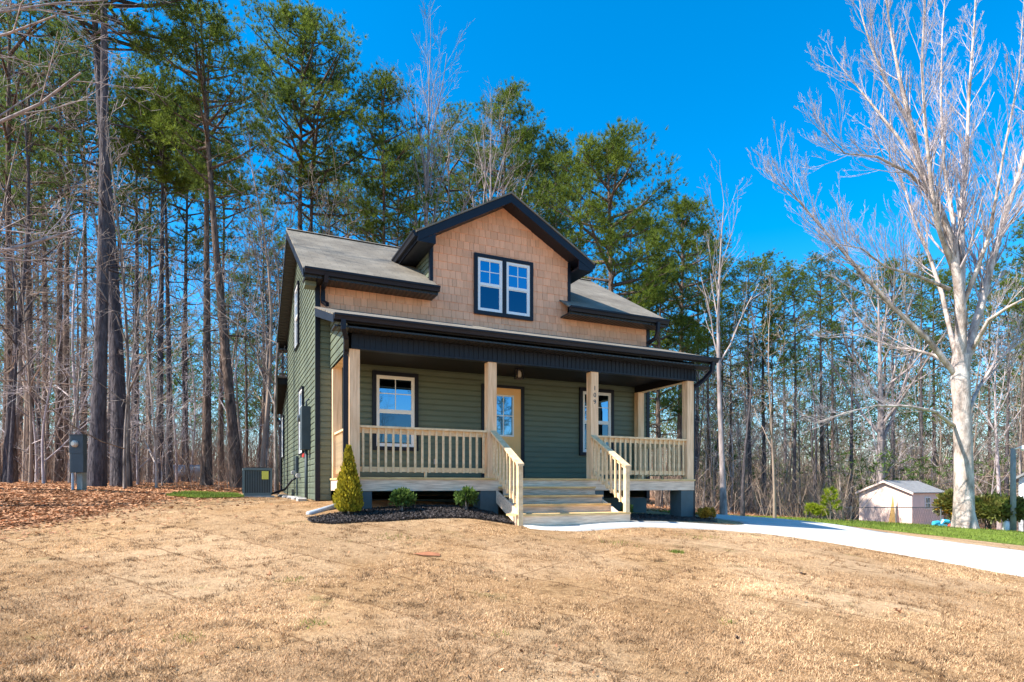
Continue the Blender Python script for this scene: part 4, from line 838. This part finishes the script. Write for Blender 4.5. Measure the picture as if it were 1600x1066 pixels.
# ------------------------------------------------------------------ garden plants
def leafball(root, rx, rz_, zc, n, size, m, seed=0, lobes=9, name='foliage', cone=False):
    C = []
    if cone:
        t = RNG.random(n)**1.25; a = RNG.uniform(0, 6.283, n); R = rx*np.minimum(1.0, (1-t)*1.25+.04)*np.minimum(1, .72+t*3)*RNG.uniform(.55, 1.05, n)*(1+.14*np.sin(a*5+t*17)); C = np.c_[np.cos(a)*R, np.sin(a)*R, .05+t*rz_]; dd = np.c_[np.cos(a)*.5, np.sin(a)*.5, np.full(n, .9)]
    else:
        lc = RNG.normal(0, 1, (lobes, 3)); lc /= np.linalg.norm(lc, axis=1)[:, None]; lc[:, 2] = np.abs(lc[:, 2])*.9-.1; k = RNG.integers(0, lobes, n); d = RNG.normal(0, 1, (n, 3)); d /= np.linalg.norm(d, axis=1)[:, None]
        C = lc[k]*RNG.uniform(.38, .74, lobes)[k][:, None]+d*.40*RNG.random((n, 1))**.5; C *= [rx, rx, rz_]; C[:, 2] += zc; dd = d+[0, 0, .4]
    c = np.asarray(C); nrm = dd/np.linalg.norm(dd, axis=1)[:, None]; s = np.cross(nrm, RNG.normal(0, 1, (n, 3))); s /= np.linalg.norm(s, axis=1)[:, None]; l = size*RNG.uniform(.6, 1.3, (n, 1))
    V = np.stack([c, c+nrm*l*.5+s*l*.28, c+nrm*l, c+nrm*l*.5-s*l*.28], 1); o = arr_mesh(name, V, 4, m, root); return o
def stemset(root, n, h, spread, r, m):
    mb = MB()
    for i in range(n):
        a = random.uniform(0, 6.283); e = Vector((math.cos(a)*spread*random.random(), math.sin(a)*spread*random.random(), h*random.uniform(.7, 1))); mb.tube([Vector((0, 0, -.05)), e*.5+Vector((0, 0, .1*h)), e], [r, r*.7, r*.3], 5, cap=False)
    mb.build('stems', m, root)
p = hw(-.06, -.32); p.z = h1(p.x, p.y)+.04; r = empty('conifer_shrub', p, 'narrow golden green conical conifer at the front left porch corner', 'shrub'); leafball(r, .21, 1.10, 0, 7000, .06, M['thuja'], cone=True); stemset(r, 3, .9, .04, .018, M['greyb'])
for (u, v, lab) in ((.88, -.32, 'round bright green shrub in mulch nearer the conical conifer'), (2.10, -.32, 'round green shrub in mulch nearer the porch steps')):
    p = hw(u, v); p.z = h1(p.x, p.y)+.04; r = empty('round_shrub', p, lab, 'shrub', 'round shrubs in the mulch bed'); leafball(r, .215, .235, .215, 1700, .062, M['leafg'], lobes=20); stemset(r, 9, .36, .17, .007, M['greyb'])
p = hw(5.75, -.3); p.z = h1(p.x, p.y)+.05; r = empty('low_shrub', p, 'small dull green shrub in the shade right of the steps', 'shrub'); leafball(r, .17, .16, .13, 900, .06, M['leafg'], lobes=7); stemset(r, 5, .2, .1, .006, M['greyb'])
p = hw(8.05, -.22); p.z = h1(p.x, p.y)+.05; r = empty('low_shrub', p, 'small golden orange shrub at the right corner of the porch', 'shrub'); leafball(r, .25, .16, .13, 1400, .06, M['orangeleaf'], lobes=9); stemset(r, 6, .2, .15, .006, M['greyb'])
# evergreen shrubs by the big tree
p = gx(1548, 28.5); r = empty('broadleaf_shrub', p, 'large dark evergreen shrub just right of the huge pale tree', 'shrub'); leafball(r, 1.45, .95, .95, 9000, .20, M['holly'], lobes=18); stemset(r, 10, 1.2, .8, .03, M['greyb'])
p = gx(1492, 29.5); r = empty('broadleaf_shrub', p, 'evergreen shrub with yellowing leaves between the shed and the huge pale tree', 'shrub'); leafball(r, .80, 1.0, 1.05, 5200, .18, M['holly'], lobes=14); leafball(r, .9, .9, .95, 900, .16, M['orangeleaf'], lobes=10, name='yellow_leaves'); stemset(r, 8, 1.2, .6, .03, M['greyb'])
def sapling(px, D, h, lab):
    p = gx(px, D); r = empty('pine_sapling', p, lab, 'sapling', 'yellow green saplings by the fence'); mb = MB(); mb.tube([(0, 0, -.1), (.02, 0, h*.5), (0, 0, h*.95)], [.025, .018, .006], 6); C = []; Dd = []
    for i in range(16):
        t = .25+.75*i/16; a = i*2.4; L = .32*h*(1.15-t)+.08; e = Vector((math.cos(a)*L, math.sin(a)*L, h*t+L*.45)); mb.tube([(0, 0, h*t*.95), e], [.01, .004], 4, cap=False)
        for j in range(7): C.append(tuple(Vector((0, 0, h*t*.95)).lerp(e, .45+.6*random.random()))); Dd.append((math.cos(a)*.6, math.sin(a)*.6, .6))
    mb.build('stem', M['greyb'], r); arr_mesh('needles', tufts(C, Dd, 20, .17, .02, .6), 3, M['lime'], r)
sapling(1297, 26.0, 1.35, 'bright yellow green sapling standing before the fence left of the shed'); sapling(1268, 26.4, .62, 'shorter yellow green sapling left of the taller one')
sapling(1284, 27.5, .5, 'smallest yellow green sapling close behind the tall one')

# ------------------------------------------------------------------ yard objects
# air conditioner
ax, ay = hw(-1.22, 6.9)[:2]; AZ = h1(ax, ay); ac = empty('air_conditioner', (ax, ay, AZ), 'dark grey green outdoor air conditioning unit beside the house', 'air conditioner', rz=TH)
mb = MB(); mb.box((-.42, -.40, 0), (.42, .40, .06)); mb.build('pad', M['stone'], ac)
mb = MB(); mb.box((-.34, -.34, .06), (.34, .34, .13)); mb.box((-.36, -.36, .74), (.36, .36, .80)); mb.box((-.32, -.32, .13), (.32, .32, .735))
for a in (-.34, .34):
    for b in (-.34, .34): mb.box((a-.022, b-.022, .13), (a+.022, b+.022, .74))
mb.build('cabinet', M['acgreen'], ac)
mb = MB()
for i in range(15):
    t = -.29+i*.58/14
    for s in (-1, 1): mb.box((t-.008, s*.328-.006, .14), (t+.008, s*.328+.006, .73)); mb.box((s*.328-.006, t-.008, .14), (s*.328+.006, t+.008, .73))
mb.build('louvres', M['black'], ac)
mb = MB(); mb.box((.10, -.352, .50), (.27, -.3415, .72)); mb.build('sticker', M['yellow'], ac)
mb = MB()
for k in range(5): mb.tube([(math.cos(a)*(.06+k*.055), math.sin(a)*(.06+k*.055), .812) for a in [i*math.pi/10 for i in range(21)]], .006, 4, cap=False)
mb.build('fan_grille', M['black'], ac)
# meter pedestal
p = gx(127, 15.0); mp_ = empty('meter_pedestal', p, 'grey electric meter box on a wooden post at the edge of the woods', 'meter box', rz=-.15)
mb = MB(); mb.box((-.10, -.03, -.2), (.06, .10, .70)); mb.build('post', M['polewood'], mp_)
mb = MB(); mb.box((-.19, -.14, .46), (.19, -.031, .93)); mb.box((-.19, -.15, .932), (.19, -.031, 1.37)); mb.box((-.205, -.16, 1.371), (.205, -.025, 1.39)); bx_o = mb.build('meter_box', M['boxgrey'], mp_)
mb = MB(); mb.tube([(-.02, -.15, 1.16), (-.02, -.20, 1.16), (-.02, -.235, 1.16)], [.085, .08, .05], 14); mb.build('meter_dial', M['glassy'], mp_)
mb = MB(); mb.tube([(-.15, -.09, .46), (-.15, -.09, -.15)], .03, 8); mb.build('conduit', M['pipe'], mp_)
# drain pipe and stones
mb = MB(); a = hw(-.68, .05); b = hw(-.4, .33); c = hw(-.05, .6)
mb.tube([(a.x, a.y, h1(a.x, a.y)+.03), (b.x, b.y, h1(b.x, b.y)+.04), (c.x, c.y, h1(c.x, c.y)+.08)], [.05, .05, .05], 12); tag(mb.build('drain_pipe', M['pipe'], smooth=True), 'pale blue grey drain pipe lying on the ground at the porch corner', 'pipe')
st_lab = ['pale flat stone nearest the front corner of the side wall', 'second pale stone along the foot of the side wall', 'third pale stone along the foot of the side wall', 'fourth pale stone along the foot of the side wall', 'farthest pale stone along the foot of the side wall']
for i, v in enumerate((2.55, 3.4, 4.6, 6.0, 7.3)):
    mb = MB(); n = 10; rr = [1+random.uniform(-.15, .15) for _ in range(n)]
    for (z0, s) in ((-.03, 1), (.06, 1.02), (.08, .8)):
        for k in range(n): mb.v.append((.22*rr[k]*s*math.cos(k*6.283/n)*.55, .24*rr[k]*s*math.sin(k*6.283/n), z0))
    for j in range(2):
        for k in range(n): mb.f.append((j*n+k, j*n+(k+1) % n, (j+1)*n+(k+1) % n, (j+1)*n+k))
    mb.f.append(tuple(2*n+k for k in range(n))); p = hw(-.53, v); p.z = h1(p.x, p.y); o = mb.build('foundation_stone', M['stone'], loc=p); o.rotation_euler = (0, 0, TH+random.uniform(-.2, .2)); tag(o, st_lab[i], 'stone', 'pale stones along the side wall')
# lawn debris
def debris(name, px, py_, D, size, m, lab, cat):
    X = (px-CX)/F*D; z = h1(X, D)+.05; mb = MB(); n = 9; c = Vector((0, 0, .02))
    for k in range(n):
        r1 = size*(1 if k % 2 else .45); a0 = k*6.283/n; mb.v.append((r1*math.cos(a0), r1*math.sin(a0), random.uniform(.0, .05)))
    mb.v.append(tuple(c)); 
    for k in range(n): mb.f.append((k, (k+1) % n, n))
    o = mb.build(name, m, loc=(X, D, z)); o.rotation_euler = (random.uniform(-.4, .4), .3, 0); tag(o, lab, cat)
debris('dead_leaf', 1402, 967, 5.82, .055, M['litter'], 'curled rust brown leaf on the lawn at lower right', 'leaf')
dk = mat('dark_debris', (.09, .06, .045), .9, .3, 20)
debris('dead_leaf', 1255, 907, 7.4, .06, dk, 'dark twiggy scrap on the lawn toward the driveway', 'leaf'); debris('dead_leaf', 760, 946, 5.9, .035, dk, 'small dark brown scrap in the middle of the lawn', 'leaf'); debris('dead_leaf', 1152, 1017, 4.75, .03, dk, 'small dark scrap near the bottom edge of the lawn', 'leaf')
debris('dead_leaf', 420, 911, 6.4, .035, M['litter'], 'small brown leaf on the left part of the lawn', 'leaf'); debris('dead_leaf', 130, 1022, 4.55, .03, M['litter'], 'small reddish leaf at lower left of the lawn', 'leaf')
# shed
A = Vector((20.6, 36.0, 0)); B = Vector((22.1, 33.5, 0)); ax_ = (B-A); wS = ax_.length; rz = math.atan2(ax_.y, ax_.x); zg = -.68
sh = empty('garden_shed', (A.x, A.y, zg), 'small pinkish tan shed with grey roof behind the wire fence', 'shed', rz=rz); LS = 3.5; eh, rh = 1.9, 2.52
mb = MB(); mb.prism([(0, 0, 0), (wS, 0, 0), (wS, 0, eh), (wS/2, 0, rh), (0, 0, eh)], (0, LS, 0)); wl = mb.build('walls', M['shed'], sh)
mb = MB(); o_ = .14
for s in (-1, 1):
    e = wS/2+s*(wS/2+o_); ez = eh-o_*(rh-eh)/(wS/2); mb.prism([(e, -.18, ez+.02), (wS/2, -.18, rh+.02), (wS/2, -.18, rh+.07), (e, -.18, ez+.07)], (0, LS+.36, 0))
mb.build('roof', M['shedroof'], sh)
mb = MB()
for s in (-1, 1):
    e = wS/2+s*(wS/2+o_); ez = eh-o_*(rh-eh)/(wS/2); mb.prism([(e, -.20, ez-.05), (wS/2, -.20, rh-.05), (wS/2, -.20, rh+.06), (e, -.20, ez+.06)], (0, .018, 0))
for a in (0, wS-.07): mb.box((a, -.012, 0), (a+.07, -.001, eh))
mb.build('trim', M['shed'], sh)
mb = MB(); mb.box((wS+.002, 1.35, .95), (wS+.03, 1.95, 1.65)); wo_ = mb.build('window', M['white'], sh)
mb = MB()
for a, b in ((1.41, 1.63), (1.67, 1.89)):
    for c, d in ((1.0, 1.28), (1.32, 1.6)): mb.box((wS+.031, a, c), (wS+.035, b, d))
mb.build('glass', M['glass'], wo_)
# leaning boards
pb = A+ax_*.66; pb = Vector((pb.x-.22, pb.y-.30, zg)); pk = empty('tapered_board', pb, 'tall narrow tan tapered board standing upright against the front of the shed', 'board', rz=rz)
mb = MB(); mb.poly([(-.24, -.02, 0), (-.02, -.20, 0), (0, .02, 1.86)]); mb.poly([(-.02, -.20, 0), (.17, .0, 0), (0, .02, 1.86)]); mb.poly([(.17, .0, 0), (-.24, -.02, 0), (0, .02, 1.86)]); mb.poly([(-.24, -.02, 0), (.17, 0, 0), (-.02, -.20, 0)]); mb.build('board', M['plank'], pk)
# plastic toys
p = gx(1474, 27.6); ty = empty('plastic_toys', p, 'light blue plastic toys with a red piece on the ground beside the big tree', 'toys')
mb = MB(); mb.tube([(-.50, 0, .05), (-.42, 0, .16), (-.2, .05, .20), (-.1, .1, .10)], [.04, .12, .10, .03], 8); mb.tube([(-.05, .1, .08), (.1, .15, .26), (.3, .1, .24), (.42, .1, .1)], [.05, .11, .09, .05], 7); mb.box((-.3, -.2, .02), (.05, -.05, .12)); mb.build('blue_toy', M['blue'], ty)
mb = MB(); mb.tube([(.0, -.3, .04), (.08, -.3, .10), (.22, -.28, .04)], [.04, .08, .04], 8); mb.build('red_toy', M['red'], ty, smooth=True)
# wire fence
fpts = [(1188, 30.5), (1262, 30.0), (1330, 29.6), (1400, 29.2), (1470, 29.4), (1540, 30.0), (1600, 30.6), (1660, 31)]
f0 = gx(*fpts[0]); fe = empty('wire_fence', f0, 'low dark chain link fence crossing in front of the woods and shed', 'fence'); PTS = [gx(a, b) for a, b in fpts]
tops = [Vector((p.x, p.y, CAMZ-(31+ (0 if a < 1500 else 8))/F*p.y)) for p, (a, b) in zip(PTS, fpts)]
mb = MB(); mb.tube([t-f0 for t in tops], .024, 6); mb.build('top_rail', M['wire'], fe)
for p, t in zip(PTS, tops): mb = MB(); mb.tube([p-f0-Vector((0, 0, .1)), t-f0+Vector((0, 0, .05))], .03, 6); mb.build('fence_post', M['metal'], fe)
mb = MB()
for (a, ta), (b, tb) in zip(zip(PTS, tops), zip(PTS[1:], tops[1:])):
    n = 26
    for k in range(n):
        for s in (0, 1):
            t0 = k/n; t1 = (k+.55*(tops[0].z-PTS[0].z)*n/ (b-a).length)/n; t1 = min(1, t1)
            g0 = a.lerp(b, t0)+Vector((0, 0, .03)); h0_ = ta.lerp(tb, t1); g1 = a.lerp(b, t1)+Vector((0, 0, .03)); h1_ = ta.lerp(tb, t0)
            mb.tube([g0-f0, h0_-f0] if s == 0 else [g1-f0, h1_-f0], .0035, 3, cap=False)
mb.build('mesh_wire', M['wire'], fe)
# yard lamp post and neighbour's house at the right edge
p = gx(1583, 27.2); lp = empty('lamp_post', p, 'weathered grey post with a white lamp by the neighbouring house', 'lamp post')
mb = MB(); mb.tube([(0, 0, -.2), (0, 0, 3.75)], [.12, .095], 10); mb.build('pole', M['polewood'], lp, smooth=True)
mb = MB(); mb.tube([(.0, -.1, 3.72), (.12, -.28, 3.80), (.16, -.34, 3.80)], [.03, .03, .03], 6); mb.tube([(.16, -.36, 3.86), (.16, -.36, 3.70), (.16, -.36, 3.62)], [.07, .12, .06], 10); mb.build('lamp_head', M['white'], lp)
p = gx(1573, 27.4); wb = empty('white_tank', p, 'small white cylinder standing at the foot of the lamp post', 'tank')
mb = MB(); mb.tube([(0, 0, .0), (0, 0, .05), (0, 0, .36), (0, 0, .46), (0, 0, .5)], [.12, .16, .16, .10, .05], 14); mb.build('body', M['white'], wb, smooth=True)
mb = MB(); mb.tube([(0, 0, .5), (0, 0, .58)], .06, 10); mb.build('collar', M['white'], wb)
nh_p = gx(1592, 31); nh = empty('neighbour_house', nh_p, 'corner of a white clapboard house cut by the right edge', 'house', rz=-.95)
nz_ = CAMZ-(748-HY)/F*31-nh_p.z
mb = MB(); lap_wall(mb, [(0, -.2), (5, -.2), (5, nz_), (2.5, nz_+1.6), (0, nz_)], lambda a, z, o: (a, -o, z), .14); lap_wall(mb, [(0, -.2), (6, -.2), (6, nz_), (0, nz_)], lambda a, z, o: (-o, a, z), .14); mb.build('walls', M['vinylw'], nh)
mb = MB()
for s in (-1, 1):
    e = 2.5+s*2.8; mb.prism([(e, -.3, nz_-.19), (2.5, -.3, nz_+1.62), (2.5, -.3, nz_+1.74), (e, -.3, nz_-.07)], (0, 6.6, 0))
mb.build('roof', M['shedroof'], nh)
# pale tank glimpsed in the left woods
p = gx(287, 34); tk = empty('storage_tank', p, 'pale tank lying low between trunks in the left woods', 'tank', rz=.2)
mb = MB(); mb.tube([(-1.15, 0, .62), (-1.0, 0, .62), (1.0, 0, .62), (1.15, 0, .62)], [.2, .36, .36, .2], 14); mb.build('tank', M['pipe'], tk, smooth=True)
mb = MB(); mb.box((-.7, -.25, -.1), (-.55, .25, .35)); mb.box((.55, -.25, -.1), (.7, .25, .35)); mb.build('feet', M['stone'], tk)
